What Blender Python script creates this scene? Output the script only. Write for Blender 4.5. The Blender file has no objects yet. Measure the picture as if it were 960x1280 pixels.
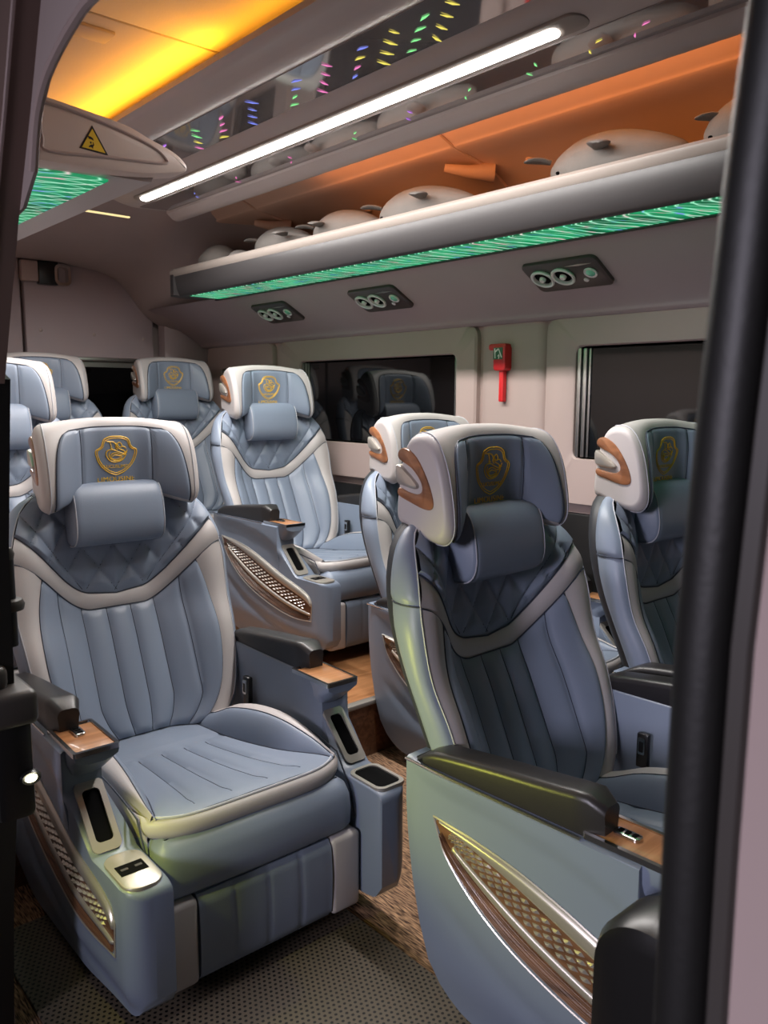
import bpy, bmesh, math, random
from mathutils import Vector, Matrix
random.seed(7)
PI = math.pi
SC = bpy.context.scene
COL = SC.collection

# ------------------------------------------------------------------ camera
CZ = 1.26
cd = bpy.data.cameras.new('camera'); cam = bpy.data.objects.new('camera', cd); COL.objects.link(cam)
SC.camera = cam
yaw, pit, rol = math.radians(41.395), math.radians(8.092), math.radians(0.235)
fw = Vector((math.sin(yaw)*math.cos(pit), math.cos(yaw)*math.cos(pit), -math.sin(pit)))
rt = Vector((math.cos(yaw), -math.sin(yaw), 0)); up = rt.cross(fw)
rt2 = math.cos(rol)*rt + math.sin(rol)*up; up2 = -math.sin(rol)*rt + math.cos(rol)*up
M3 = Matrix((rt2, up2, -fw)).transposed()
cam.matrix_world = Matrix.Translation((0, 0, CZ)) @ M3.to_4x4()
cd.sensor_fit = 'VERTICAL'; cd.sensor_height = 36.0
cd.lens = 36.0*1011.63/1280.0
cd.clip_start = 0.02
cd.dof.use_dof = True; cd.dof.focus_distance = 2.2; cd.dof.aperture_fstop = 9.5

# ------------------------------------------------------------------ world, lights, exposure
SC.view_settings.view_transform = 'Standard'; SC.view_settings.look = 'None'
SC.view_settings.gamma = 1.0; SC.view_settings.exposure = 0.16
w = bpy.data.worlds.new('night'); SC.world = w; w.use_nodes = True
w.node_tree.nodes['Background'].inputs[0].default_value = (0.62, 0.60, 0.66, 1)
w.node_tree.nodes['Background'].inputs[1].default_value = 0.05

def area(name, loc, target, sx, sy, power, col, spread=180):
    l = bpy.data.lights.new(name, 'AREA'); l.shape = 'RECTANGLE'; l.size = sx; l.size_y = sy
    l.energy = power; l.color = col; l.spread = math.radians(spread)
    o = bpy.data.objects.new(name, l); COL.objects.link(o); o.location = loc
    z = (Vector(loc) - Vector(target)).normalized(); y = Vector((0, 1, 0)); y = (y - z*y.dot(z)).normalized(); x = y.cross(z)
    o.rotation_euler = Matrix((x, y, z)).transposed().to_euler()      # the long side (size_y) runs along the cabin
    return o
# main white LED strip under the ceiling (tube along Y)
area('light_ceiling_strip', (1.57, 2.26, 2.052), (1.57, 2.26, 0), 0.05, 2.1, 42, (1.0, 0.955, 0.925), 172)
# the same strip on the door side unit
area('light_door_side_strip', (0.88, 3.0, 1.75), (0.95, 3.0, 0), 0.03, 1.8, 6.5, (1.0, 0.97, 0.95))
# amber cove LED behind the module, and the amber LED over the shelf
area('light_cove_amber', (1.215, 2.72, 2.150), (1.10, 2.72, 2.215), 0.02, 1.4, 5.2, (1.0, 0.42, 0.02))
area('light_cove_amber_front', (1.215, 1.35, 2.158), (1.18, 1.35, 2.215), 0.02, 1.3, 0.9, (1.0, 0.42, 0.02))
area('light_shelf_amber', (1.88, 1.45, 2.078), (2.3, 1.45, 2.14), 0.02, 2.5, 2.8, (1.0, 0.38, 0.10), 130)
# green holographic strip glow
area('light_green_strip', (2.08, 2.1, 1.744), (2.14, 2.1, 1.2), 0.14, 3.2, 1.5, (0.05, 1.0, 0.36))
# street lamp outside the open door
area('light_street', (-2.6, 0.35, 1.6), (1.0, 0.60, 0.6), 0.6, 0.6, 7.5, (0.90, 0.84, 1.0), 54)
# courtesy lamp
def courtesy(name, target, power, cone, blend):
    l = bpy.data.lights.new(name, 'SPOT'); l.energy = power; l.color = (0.95, 0.96, 0.14); l.shadow_soft_size = 0.012
    l.spot_size = math.radians(cone); l.spot_blend = blend
    o = bpy.data.objects.new(name, l); COL.objects.link(o); o.location = (0.435, 1.375, 0.60)
    o.rotation_euler = (Vector(target) - Vector(o.location)).to_track_quat('-Z', 'Y').to_euler()
courtesy('light_courtesy_step', (1.06, 0.92, 0.66), 15.0, 72, 0.7)
courtesy('light_courtesy_seat', (0.66, 1.36, 0.33), 3.0, 84, 0.8)

# ------------------------------------------------------------------ materials
def lin(c):
    return tuple(((v/255.0)/12.92 if v/255.0 <= 0.04045 else ((v/255.0+0.055)/1.055)**2.4) for v in c)
def mat(name, rgb, rough=0.5, metal=0.0, bump=0.0, bscale=300.0, var=0.0, vscale=6.0, spec=0.5, coat=0.0):
    m = bpy.data.materials.new(name); m.use_nodes = True
    nt = m.node_tree; b = nt.nodes['Principled BSDF']
    c = lin(rgb) + (1,)
    b.inputs['Base Color'].default_value = c
    b.inputs['Roughness'].default_value = rough; b.inputs['Metallic'].default_value = metal
    b.inputs['Specular IOR Level'].default_value = spec
    if coat: b.inputs['Coat Weight'].default_value = coat
    tc = nt.nodes.new('ShaderNodeTexCoord')
    if bump:
        n = nt.nodes.new('ShaderNodeTexNoise'); n.inputs['Scale'].default_value = bscale; n.inputs['Detail'].default_value = 3
        bp = nt.nodes.new('ShaderNodeBump'); bp.inputs['Strength'].default_value = bump; bp.inputs['Distance'].default_value = 0.002
        nt.links.new(tc.outputs['Object'], n.inputs['Vector']); nt.links.new(n.outputs['Fac'], bp.inputs['Height'])
        nt.links.new(bp.outputs['Normal'], b.inputs['Normal'])
    if var:
        n = nt.nodes.new('ShaderNodeTexNoise'); n.inputs['Scale'].default_value = vscale; n.inputs['Detail'].default_value = 4
        mx = nt.nodes.new('ShaderNodeMix'); mx.data_type = 'RGBA'
        mx.inputs['A'].default_value = tuple(v*(1-var) for v in c[:3]) + (1,)
        mx.inputs['B'].default_value = tuple(min(1, v*(1+var)) for v in c[:3]) + (1,)
        nt.links.new(tc.outputs['Object'], n.inputs['Vector']); nt.links.new(n.outputs['Fac'], mx.inputs['Factor'])
        nt.links.new(mx.outputs['Result'], b.inputs['Base Color'])
    return m
def emit(name, col, s):
    m = bpy.data.materials.new(name); m.use_nodes = True; nt = m.node_tree
    nt.nodes.remove(nt.nodes['Principled BSDF'])
    e = nt.nodes.new('ShaderNodeEmission'); e.inputs[0].default_value = tuple(col)+(1,); e.inputs[1].default_value = s
    nt.links.new(e.outputs[0], nt.nodes['Material Output'].inputs[0])
    return m
def wood(name, a, b_, scale=(3, 40, 40), rough=0.3, coat=0.3):
    m = mat(name, a, rough, coat=coat); nt = m.node_tree; b = nt.nodes['Principled BSDF']
    tc = nt.nodes.new('ShaderNodeTexCoord'); mp = nt.nodes.new('ShaderNodeMapping'); mp.inputs['Scale'].default_value = scale
    n = nt.nodes.new('ShaderNodeTexNoise'); n.inputs['Scale'].default_value = 1.0; n.inputs['Detail'].default_value = 6; n.inputs['Distortion'].default_value = 1.2
    r = nt.nodes.new('ShaderNodeValToRGB')
    r.color_ramp.elements[0].position = 0.32; r.color_ramp.elements[0].color = lin(b_)+(1,)
    r.color_ramp.elements[1].position = 0.68; r.color_ramp.elements[1].color = lin(a)+(1,)
    nt.links.new(tc.outputs['Object'], mp.inputs[0]); nt.links.new(mp.outputs[0], n.inputs['Vector'])
    nt.links.new(n.outputs['Fac'], r.inputs[0]); nt.links.new(r.outputs[0], b.inputs['Base Color'])
    return m
M = {}
M['blue'] = mat('leather_blue', (126, 137, 155), 0.42, bump=0.12, bscale=420, var=0.05)
M['grey'] = mat('leather_light_grey', (182, 176, 175), 0.45, bump=0.12, bscale=420, var=0.03)
M['panelblue'] = mat('moulded_blue_grey', (116, 127, 145), 0.36, bump=0.04, bscale=300, var=0.04)
M['black'] = mat('leather_black', (38, 36, 37), 0.38, bump=0.12, bscale=380)
M['shell'] = mat('dark_shell', (40, 42, 48), 0.5, bump=0.1, bscale=300)
M['seam'] = mat('dark_seam', (52, 58, 72), 0.6)
M['piping'] = mat('light_piping', (180, 182, 190), 0.5)
M['chrome'] = mat('chrome', (215, 213, 212), 0.16, 1.0)
M['silver'] = mat('satin_silver', (188, 182, 174), 0.32, 0.65, var=0.05)
M['wood'] = wood('wood_plate', (190, 136, 92), (148, 98, 60))
M['walnut'] = wood('walnut', (120, 84, 62), (78, 52, 38), (40, 4, 40))
M['headwood'] = wood('headrest_wood', (158, 104, 68), (112, 70, 44), (30, 8, 30), 0.28)
M['gold'] = mat('gold_thread', (238, 190, 54), 0.40, 0.1)
M['slot'] = mat('black_recess', (6, 6, 7), 0.9, spec=0.1)
M['plastic'] = mat('black_plastic', (22, 21, 21), 0.32)
M['greyplastic'] = mat('grey_plastic', (62, 58, 55), 0.4)
M['trim'] = mat('beige_mauve_trim', (172, 152, 147), 0.55, bump=0.06, bscale=250, var=0.03)
M['trimdark'] = mat('headliner_grey', (172, 156, 152), 0.7, bump=0.1, bscale=300, var=0.05)
M['duct'] = mat('duct_vinyl', (166, 150, 152), 0.6, bump=0.08, bscale=300, var=0.04)
M['shelf'] = mat('shelf_grey', (60, 58, 59), 0.45, bump=0.04, var=0.03)
M['shelflip'] = mat('shelf_lip_beige', (150, 141, 134), 0.42)
M['liner'] = mat('shelf_back_liner', (214, 176, 152), 0.7, bump=0.08, bscale=250, var=0.05)
M['ceil'] = mat('ceiling_fabric', (196, 182, 170), 0.85, bump=0.25, bscale=220, var=0.05)
M['module'] = mat('module_grey', (178, 168, 165), 0.35, var=0.03)
M['mirror'] = mat('smoked_mirror', (176, 171, 171), 0.05, 0.68)
M['glass'] = mat('night_window_glass', (9, 9, 11), 0.04, 0.0, spec=0.65)
M['alu'] = mat('aluminium', (176, 172, 168), 0.35, 1.0)
M['rubber'] = mat('rubber_seal', (20, 19, 18), 0.5, bump=0.1, bscale=200)
M['bodypaint'] = mat('door_post_paint', (168, 150, 146), 0.4, var=0.04, vscale=3)
M['brownpost'] = mat('brown_post', (122, 100, 92), 0.5, var=0.05)
M['red'] = mat('red_plastic', (206, 40, 44), 0.32)
M['green'] = mat('green_label', (34, 96, 66), 0.5)
M['white'] = mat('white_print', (235, 235, 228), 0.5)
M['yellow'] = mat('yellow_sticker', (232, 196, 44), 0.5)
M['blackprint'] = mat('black_print', (30, 18, 14), 0.5)
M['plush'] = mat('plush_grey', (134, 130, 126), 0.9, bump=0.5, bscale=160, var=0.10, vscale=14)
M['led'] = emit('led_white', (1.0, 0.94, 0.88), 16.0)
M['amber'] = emit('led_amber', (1.0, 0.42, 0.03), 4.0)
M['warm'] = emit('led_courtesy', (1.0, 0.93, 0.62), 10.0)
M['cap'] = mat('end_cap_beige', (206, 190, 182), 0.45, var=0.02)
M['vent'] = mat('vent_face', (66, 54, 54), 0.35)
M['ventring'] = mat('vent_ring', (225, 222, 222), 0.28, 0.2)
M['lens'] = mat('lamp_lens', (120, 200, 170), 0.1, spec=0.8)

def carpet():
    m = mat('brown_carpet', (104, 76, 58), 0.95); nt = m.node_tree; b = nt.nodes['Principled BSDF']
    tc = nt.nodes.new('ShaderNodeTexCoord'); mp = nt.nodes.new('ShaderNodeMapping'); mp.inputs['Scale'].default_value = (320, 30, 1)
    n = nt.nodes.new('ShaderNodeTexNoise'); n.inputs['Scale'].default_value = 1; n.inputs['Detail'].default_value = 4
    r = nt.nodes.new('ShaderNodeValToRGB')
    r.color_ramp.elements[0].position = 0.38; r.color_ramp.elements[0].color = lin((58, 38, 28))+(1,)
    r.color_ramp.elements[1].position = 0.66; r.color_ramp.elements[1].color = lin((186, 146, 112))+(1,)
    bp = nt.nodes.new('ShaderNodeBump'); bp.inputs['Strength'].default_value = 0.8; bp.inputs['Distance'].default_value = 0.004
    nt.links.new(tc.outputs['Object'], mp.inputs[0]); nt.links.new(mp.outputs[0], n.inputs['Vector'])
    nt.links.new(n.outputs['Fac'], r.inputs[0]); nt.links.new(r.outputs[0], b.inputs['Base Color'])
    nt.links.new(n.outputs['Fac'], bp.inputs['Height']); nt.links.new(bp.outputs[0], b.inputs['Normal'])
    return m
M['carpet'] = carpet()
def nodes_math(nt, op, a, b=None):
    n = nt.nodes.new('ShaderNodeMath'); n.operation = op
    for i, v in enumerate((a, b)):
        if v is None: continue
        if isinstance(v, (int, float)): n.inputs[i].default_value = v
        else: nt.links.new(v, n.inputs[i])
    return n.outputs[0]
def matmat():
    m = mat('perforated_rubber', (96, 86, 74), 0.55); nt = m.node_tree; b = nt.nodes['Principled BSDF']
    tc = nt.nodes.new('ShaderNodeTexCoord'); s = nt.nodes.new('ShaderNodeSeparateXYZ'); nt.links.new(tc.outputs['Object'], s.inputs[0])
    mm = lambda o, a, b=None: nodes_math(nt, o, a, b)
    row = mm('FLOOR', mm('MULTIPLY', s.outputs[1], 85.0))
    off = mm('MULTIPLY', mm('MODULO', row, 2.0), 0.5)
    fx = mm('SUBTRACT', mm('FRACT', mm('ADD', mm('MULTIPLY', s.outputs[0], 78.0), off)), 0.5)
    fy = mm('SUBTRACT', mm('FRACT', mm('MULTIPLY', s.outputs[1], 85.0)), 0.5)
    d = mm('SQRT', mm('ADD', mm('MULTIPLY', fx, fx), mm('MULTIPLY', fy, fy)))
    h = mm('GREATER_THAN', d, 0.27)
    mx = nt.nodes.new('ShaderNodeMix'); mx.data_type = 'RGBA'
    mx.inputs['A'].default_value = (0.004, 0.004, 0.004, 1); mx.inputs['B'].default_value = lin((98, 88, 76))+(1,)
    nt.links.new(h, mx.inputs['Factor']); nt.links.new(mx.outputs['Result'], b.inputs['Base Color'])
    bp = nt.nodes.new('ShaderNodeBump'); bp.inputs['Distance'].default_value = 0.004
    nt.links.new(h, bp.inputs['Height']); nt.links.new(bp.outputs[0], b.inputs['Normal'])
    return m
M['mat'] = matmat()
def holo(xc=2.08):
    """backlit holographic film: green glow with thin swirling rainbow arcs"""
    m = bpy.data.materials.new('holographic_light_film'); m.use_nodes = True; nt = m.node_tree
    nt.nodes.remove(nt.nodes['Principled BSDF'])
    tc = nt.nodes.new('ShaderNodeTexCoord'); s = nt.nodes.new('ShaderNodeSeparateXYZ'); nt.links.new(tc.outputs['Object'], s.inputs[0])
    mm = lambda o, a, b=None: nodes_math(nt, o, a, b)
    nz = nt.nodes.new('ShaderNodeTexNoise'); nz.inputs['Scale'].default_value = 7.0
    nt.links.new(tc.outputs['Object'], nz.inputs['Vector'])
    def arcs(period, x0, curve, ph, sharp):
        y = mm('ADD', s.outputs[1], mm('MULTIPLY', nz.outputs['Fac'], 0.05))
        dx = mm('SUBTRACT', s.outputs[0], x0)
        q = mm('ADD', y, mm('MULTIPLY', mm('MULTIPLY', dx, dx), curve))
        wv = mm('ADD', mm('MULTIPLY', mm('SINE', mm('ADD', mm('MULTIPLY', q, 2*PI/period), ph)), 0.5), 0.5)
        return mm('POWER', wv, sharp)
    a1 = arcs(0.050, xc-0.08, 1.7, 0.0, 16.0); a2 = arcs(0.036, xc+0.09, -2.4, 1.3, 22.0)
    hue = nt.nodes.new('ShaderNodeTexNoise'); hue.inputs['Scale'].default_value = 16.0; hue.inputs['Detail'].default_value = 2
    nt.links.new(tc.outputs['Object'], hue.inputs['Vector'])
    rr = nt.nodes.new('ShaderNodeValToRGB'); cr = rr.color_ramp
    cr.elements[0].position = 0.30; cr.elements[0].color = (0.25, 0.35, 1.0, 1)
    cr.elements[1].position = 0.72; cr.elements[1].color = (1.0, 0.45, 0.55, 1)
    e = cr.elements.new(0.42); e.color = (0.25, 1.0, 0.55, 1)
    e = cr.elements.new(0.55); e.color = (0.55, 1.0, 0.75, 1)
    nt.links.new(hue.outputs['Fac'], rr.inputs[0])
    base = nt.nodes.new('ShaderNodeValToRGB'); br = base.color_ramp
    br.elements[0].position = 0.35; br.elements[0].color = (0.004, 0.12, 0.05, 1)
    br.elements[1].position = 0.65; br.elements[1].color = (0.015, 0.36, 0.14, 1)
    nt.links.new(nz.outputs['Fac'], base.inputs[0])
    mx = nt.nodes.new('ShaderNodeMix'); mx.data_type = 'RGBA'
    f = mm('MINIMUM', mm('ADD', a1, mm('MULTIPLY', a2, 0.8)), 1.0)
    nt.links.new(f, mx.inputs['Factor']); nt.links.new(base.outputs[0], mx.inputs['A']); nt.links.new(rr.outputs[0], mx.inputs['B'])
    em = nt.nodes.new('ShaderNodeEmission'); em.inputs[1].default_value = 0.8
    nt.links.new(mx.outputs['Result'], em.inputs[0])
    gl = nt.nodes.new('ShaderNodeBsdfGlossy'); gl.inputs['Roughness'].default_value = 0.12; gl.inputs[0].default_value = (0.12, 0.14, 0.14, 1)
    ad = nt.nodes.new('ShaderNodeAddShader'); nt.links.new(em.outputs[0], ad.inputs[0]); nt.links.new(gl.outputs[0], ad.inputs[1])
    nt.links.new(ad.outputs[0], nt.nodes['Material Output'].inputs[0])
    return m
M['holo'] = holo(); M['holo2'] = holo(0.66)

# ------------------------------------------------------------------ mesh helpers
class MB:
    def __init__(s): s.v = []; s.f = []
    def add(s, vs, fs):
        o = len(s.v); s.v += [tuple(v) for v in vs]; s.f += [tuple(i+o for i in f) for f in fs]; return s
    def grid(s, fn, nu, nv, cu=False, cv=False):
        vs = [fn(i/nu, j/nv) for j in range(nv if cv else nv+1) for i in range(nu if cu else nu+1)]
        W_ = nu if cu else nu+1; H_ = nv if cv else nv+1
        fs = []
        for j in range(nv):
            for i in range(nu):
                a = j*W_+i; b = j*W_+(i+1) % W_; c = ((j+1) % H_)*W_+(i+1) % W_; d = ((j+1) % H_)*W_+i
                fs.append((a, b, c, d))
        return s.add(vs, fs)
    def rows(s, R, closed=False, cap=False):
        """rows: list of equal length point rings"""
        n = len(R[0]); vs = [p for r in R for p in r]; fs = []
        for j in range(len(R)-1):
            for i in range(n if closed else n-1):
                fs.append((j*n+i, j*n+(i+1) % n, (j+1)*n+(i+1) % n, (j+1)*n+i))
        if cap:
            fs.append(tuple(range(n-1, -1, -1))); fs.append(tuple((len(R)-1)*n+i for i in range(n)))
        return s.add(vs, fs)
    def box(s, x0, x1, y0, y1, z0, z1, r=0.0, seg=2):
        bm = bmesh.new(); bmesh.ops.create_cube(bm, size=1.0)
        for v in bm.verts:
            v.co = Vector(((x0+x1)/2+v.co.x*(x1-x0), (y0+y1)/2+v.co.y*(y1-y0), (z0+z1)/2+v.co.z*(z1-z0)))
        if r: bmesh.ops.bevel(bm, geom=bm.edges[:], offset=min(r, 0.49*min(x1-x0, y1-y0, z1-z0)), segments=seg, profile=0.5, affect='EDGES')
        bm.verts.index_update(); s.add([v.co[:] for v in bm.verts], [[v.index for v in f.verts] for f in bm.faces]); bm.free(); return s
    def tube(s, pts, r, n=6, closed=False, cap=True):
        P = [Vector(p) for p in pts]; R = []; N = len(P); prev = None
        for i in range(N):
            if closed: t = P[(i+1) % N]-P[i-1]
            else: t = P[min(i+1, N-1)]-P[max(i-1, 0)]
            if t.length < 1e-9: t = Vector((0, 0, 1))
            t.normalize()
            if prev is None:
                a = Vector((0, 0, 1)) if abs(t.z) < 0.9 else Vector((1, 0, 0)); u = t.cross(a).normalized()
            else:
                u = prev - t*prev.dot(t)
                u = u.normalized() if u.length > 1e-6 else t.orthogonal().normalized()
            prev = u; w_ = t.cross(u); rr = r[i] if isinstance(r, (list, tuple)) else r
            R.append([P[i]+(u*math.cos(2*PI*k/n)+w_*math.sin(2*PI*k/n))*rr for k in range(n)])
        if closed: R.append(R[0])
        return s.rows(R, True, cap and not closed)
    def prism(s, poly, fn, d0, d1, bev=0.0):
        """poly: list of (a,b); fn(a,b,d) -> xyz. A closed prism with an optional bevelled outer rim (at d1)."""
        n = len(poly); ar = sum(poly[i][0]*poly[(i+1) % n][1]-poly[(i+1) % n][0]*poly[i][1] for i in range(n))
        def inset(k):
            out = []
            for i in range(n):
                p0, p1, p2 = Vector(poly[i-1]), Vector(poly[i]), Vector(poly[(i+1) % n])
                e1, e2 = (p1-p0), (p2-p1)
                if e1.length < 1e-9: e1 = e2
                if e2.length < 1e-9: e2 = e1
                n1 = Vector((-e1.y, e1.x)).normalized(); n2 = Vector((-e2.y, e2.x)).normalized()
                m = n1+n2
                m = m.normalized() if m.length > 1e-6 else n1
                out.append(p1+m*k*(1 if ar > 0 else -1))
            return out
        L = [[fn(p[0], p[1], d0) for p in poly]]
        if bev:
            sg = 1 if d1 > d0 else -1
            L.append([fn(p[0], p[1], d1-sg*bev) for p in poly])
            q = inset(bev*0.3); L.append([fn(p[0], p[1], d1-sg*bev*0.3) for p in q])
            q = inset(bev); L.append([fn(p[0], p[1], d1) for p in q])
        else: L.append([fn(p[0], p[1], d1) for p in poly])
        return s.rows(L, True, True)
    def ringframe(s, outer, inner, fn, d0, d1):
        L = [[fn(p[0], p[1], d0) for p in inner], [fn(p[0], p[1], d1) for p in inner], [fn(p[0], p[1], d1) for p in outer], [fn(p[0], p[1], d0) for p in outer]]
        return s.rows(L, True, False)
    def lathe(s, prof, fn, n=24):
        """prof: (r, d); fn(a,b,d)->xyz"""
        R = [[fn(r*math.cos(2*PI*k/n), r*math.sin(2*PI*k/n), d) for k in range(n)] for r, d in prof]
        return s.rows(R, True, True)
    def mesh(s, name, m, angle=40, flip=True):
        me = bpy.data.meshes.new(name); me.from_pydata(s.v, [], s.f); me.materials.append(m)
        bm = bmesh.new(); bm.from_mesh(me); bmesh.ops.remove_doubles(bm, verts=bm.verts[:], dist=1e-5)
        bmesh.ops.dissolve_degenerate(bm, edges=bm.edges[:], dist=1e-6)
        bmesh.ops.recalc_face_normals(bm, faces=bm.faces[:]); bm.to_mesh(me); bm.free()
        me.shade_smooth()
        me.set_sharp_from_angle(angle=math.radians(angle))
        return me
def link(name, data, parent=None, loc=None):
    o = bpy.data.objects.new(name, data); COL.objects.link(o)
    if parent: o.parent = parent
    if loc: o.location = loc
    return o
def part(name, mb, m, parent, angle=40): return link(name, mb.mesh(name, m, angle), parent)
def tag(o, label=None, cat=None, group=None, kind=None):
    if label: o['label'] = label
    if cat: o['category'] = cat
    if group: o['group'] = group
    if kind: o['kind'] = kind
    return o
def empty(name, loc, label, cat, group=None):
    o = bpy.data.objects.new(name, None); COL.objects.link(o); o.location = loc; o.empty_display_size = 0.1
    return tag(o, label, cat, group)
def struct(name, mb, m, parent=None, angle=40):
    o = link(name, mb.mesh(name, m, angle), parent)
    if not parent: o['kind'] = 'structure'
    return o
def lerp(a, b, t): return a+(b-a)*t
def sst(a, b, x):
    t = max(0.0, min(1.0, (x-a)/(b-a))); return t*t*(3-2*t)
def itp(tab, x):
    """monotone smooth-ish interpolation in a table of (x, y)"""
    if x <= tab[0][0]: return tab[0][1]
    if x >= tab[-1][0]: return tab[-1][1]
    for i in range(len(tab)-1):
        if x <= tab[i+1][0]:
            x0, y0 = tab[i]; x1, y1 = tab[i+1]; t = (x-x0)/(x1-x0)
            m0 = (y1-tab[i-1][1])/(x1-tab[i-1][0]) if i > 0 else (y1-y0)/(x1-x0)
            m1 = (tab[i+2][1]-y0)/(tab[i+2][0]-x0) if i+2 < len(tab) else (y1-y0)/(x1-x0)
            h = x1-x0; t2 = t*t; t3 = t2*t
            return (2*t3-3*t2+1)*y0+(t3-2*t2+t)*h*m0+(-2*t3+3*t2)*y1+(t3-t2)*h*m1
def rrect(x0, x1, y0, y1, r, n=6):
    out = []
    for cx, cy, a0 in ((x1-r, y1-r, 0), (x0+r, y1-r, 90), (x0+r, y0+r, 180), (x1-r, y0+r, 270)):
        for k in range(n+1):
            a = math.radians(a0+90*k/n); out.append((cx+r*math.cos(a), cy+r*math.sin(a)))
    return out
def spline(pts, n=6, closed=False):
    P = [Vector(p) for p in pts]; N = len(P); out = []
    for i in range(N if closed else N-1):
        if closed: a, b, c, d = P[i-1], P[i], P[(i+1) % N], P[(i+2) % N]
        else: a, b, c, d = P[max(i-1, 0)], P[i], P[i+1], P[min(i+2, N-1)]
        for k in range(n):
            t = k/n
            out.append(0.5*((2*b)+(c-a)*t+(2*a-5*b+4*c-d)*t*t+(3*b-a-3*c+d)*t**3))
    if not closed: out.append(P[-1])
    return out

# ================================================================== the setting
YA, YB = -0.45, 4.78          # front and rear ends of the built cabin
yz = lambda x0: (lambda a, b, d: (x0+d, a, b))        # polygon in (y, z), depth along x
xz = lambda a, b, d: (a, d, b)                        # polygon in (x, z), depth along y
struct('floor', MB().box(0.40, 2.62, YA, 2.085, -0.06, 0.0), M['carpet'])
fl = struct('floor', MB().box(0.44, 2.62, 2.085, YB, -0.06, 0.200), M['wood'])
struct('step_riser', MB().box(0.44, 2.62, 2.075, 2.085, 0.0, 0.19), M['walnut'], fl)
struct('step_nosing', MB().box(0.44, 2.62, 2.066, 2.10, 0.188, 0.205, 0.004), M['silver'], fl)
fl2 = struct('floor', MB().box(0.44, 2.62, 3.62, YB, 0.20, 0.272), M['wood'])
struct('step_nosing', MB().box(0.44, 2.62, 3.605, 3.64, 0.262, 0.277, 0.004), M['silver'], fl2)
struct('ceiling', MB().box(0.36, 2.62, YA, YB, 2.27, 2.31), M['trimdark'])
cl_ = struct('ceiling', MB().box(0.42, 1.50, YA, 2.136, 2.215, 2.235, 0.006), M['ceil'])
struct('ceiling_panel', MB().box(0.42, 1.50, 2.144, 3.50, 2.215, 2.235, 0.006), M['ceil'], cl_)
struct('ceiling_shade_patch', MB().box(0.80, 0.985, 2.20, 2.275, 2.205, 2.216, 0.004), M['trimdark'], cl_)  # thin darker slab standing in for a patch of shade on the ceiling
# window side wall
wr = struct('wall_right', MB().box(2.56, 2.60, YA, YB, 0.0, 2.27), M['trim'])
struct('baseboard_right', MB().box(2.535, 2.562, YA, YB, 0.0, 0.83, 0.01), M['plastic'])
def surround(y0, y1, z0, z1, wy0, wy1, wz0, wz1, r=0.05):
    mb = MB(); n = 6
    o = rrect(y0, y1, z0, z1, r, n); i = rrect(wy0, wy1, wz0, wz1, 0.03, n)
    mb.rows([[(2.562, a, b) for a, b in o], [(2.538, a, b) for a, b in o],
             [(2.530, lerp(a, (y0+y1)/2, 0.012), lerp(b, (z0+z1)/2, 0.02)) for a, b in o],
             [(2.529, lerp(a, (y0+y1)/2, -0.012), lerp(b, (z0+z1)/2, -0.02)) for a, b in i],
             [(2.536, a, b) for a, b in i], [(2.558, a, b) for a, b in i]], True)
    return mb
def window(n, sy0, sy1, wy0, wy1, wz0, wz1):
    wn = struct('window_%d' % n, surround(sy0, sy1, 0.86, 1.556, wy0, wy1, wz0, wz1), M['trim'])
    struct('glass_pane', MB().box(2.551, 2.556, wy0-0.004, wy1+0.004, wz0-0.004, wz1+0.004), M['glass'], wn)
    fr = MB(); fr.ringframe(rrect(wy0-0.002, wy1+0.002, wz0-0.002, wz1+0.002, 0.028), rrect(wy0+0.008, wy1-0.008, wz0+0.008, wz1-0.008, 0.022), yz(0), 2.539, 2.551)
    struct('window_frame', fr, M['rubber'], wn)
    for k, (a, b, x) in enumerate(((0.006, 0.022, 2.537), (0.028, 0.044, 2.541), (0.050, 0.060, 2.545))):
        struct('slide_rail', MB().box(x, 2.551, wy1-b, wy1-a, wz0+0.006, wz1-0.006, 0.003), M['alu'], wn)
    struct('slide_rail', MB().box(2.541, 2.551, wy0+0.004, wy0+0.016, wz0+0.006, wz1-0.006, 0.003), M['alu'], wn)
    return wn
window(1, 2.30, 3.74, 2.415, 3.545, 1.035, 1.440)
window(2, 0.30, 1.945, 0.42, 1.810, 1.035, 1.446)
w3 = window(3, 3.80, 4.52, 3.92, 4.36, 1.10, 1.42)
# raised post between the two windows
struct('trim_1', MB().prism([(2.560, 1.96), (2.560, 2.285), (2.548, 2.275), (2.541, 2.24), (2.541, 2.00), (2.548, 1.97)], lambda a, b, d: (a, b, d), 0.82, 1.56), M['trim'])
# duct cover carrying the reading lamps
DP = [(2.165, 1.757), (2.19, 1.750), (2.30, 1.690), (2.42, 1.622), (2.475, 1.590), (2.500, 1.572), (2.508, 1.560), (2.530, 1.550), (2.562, 1.550)]
dsm = [tuple(p) for p in spline(DP, 5)]
mb = MB().rows([[(x, y, z) for x, z in dsm] for y in (YA, 0.5, 1.5, 2.5, 3.5, 4.10, 4.56)])
struct('trim_2', mb, M['duct'], angle=60)
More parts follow.
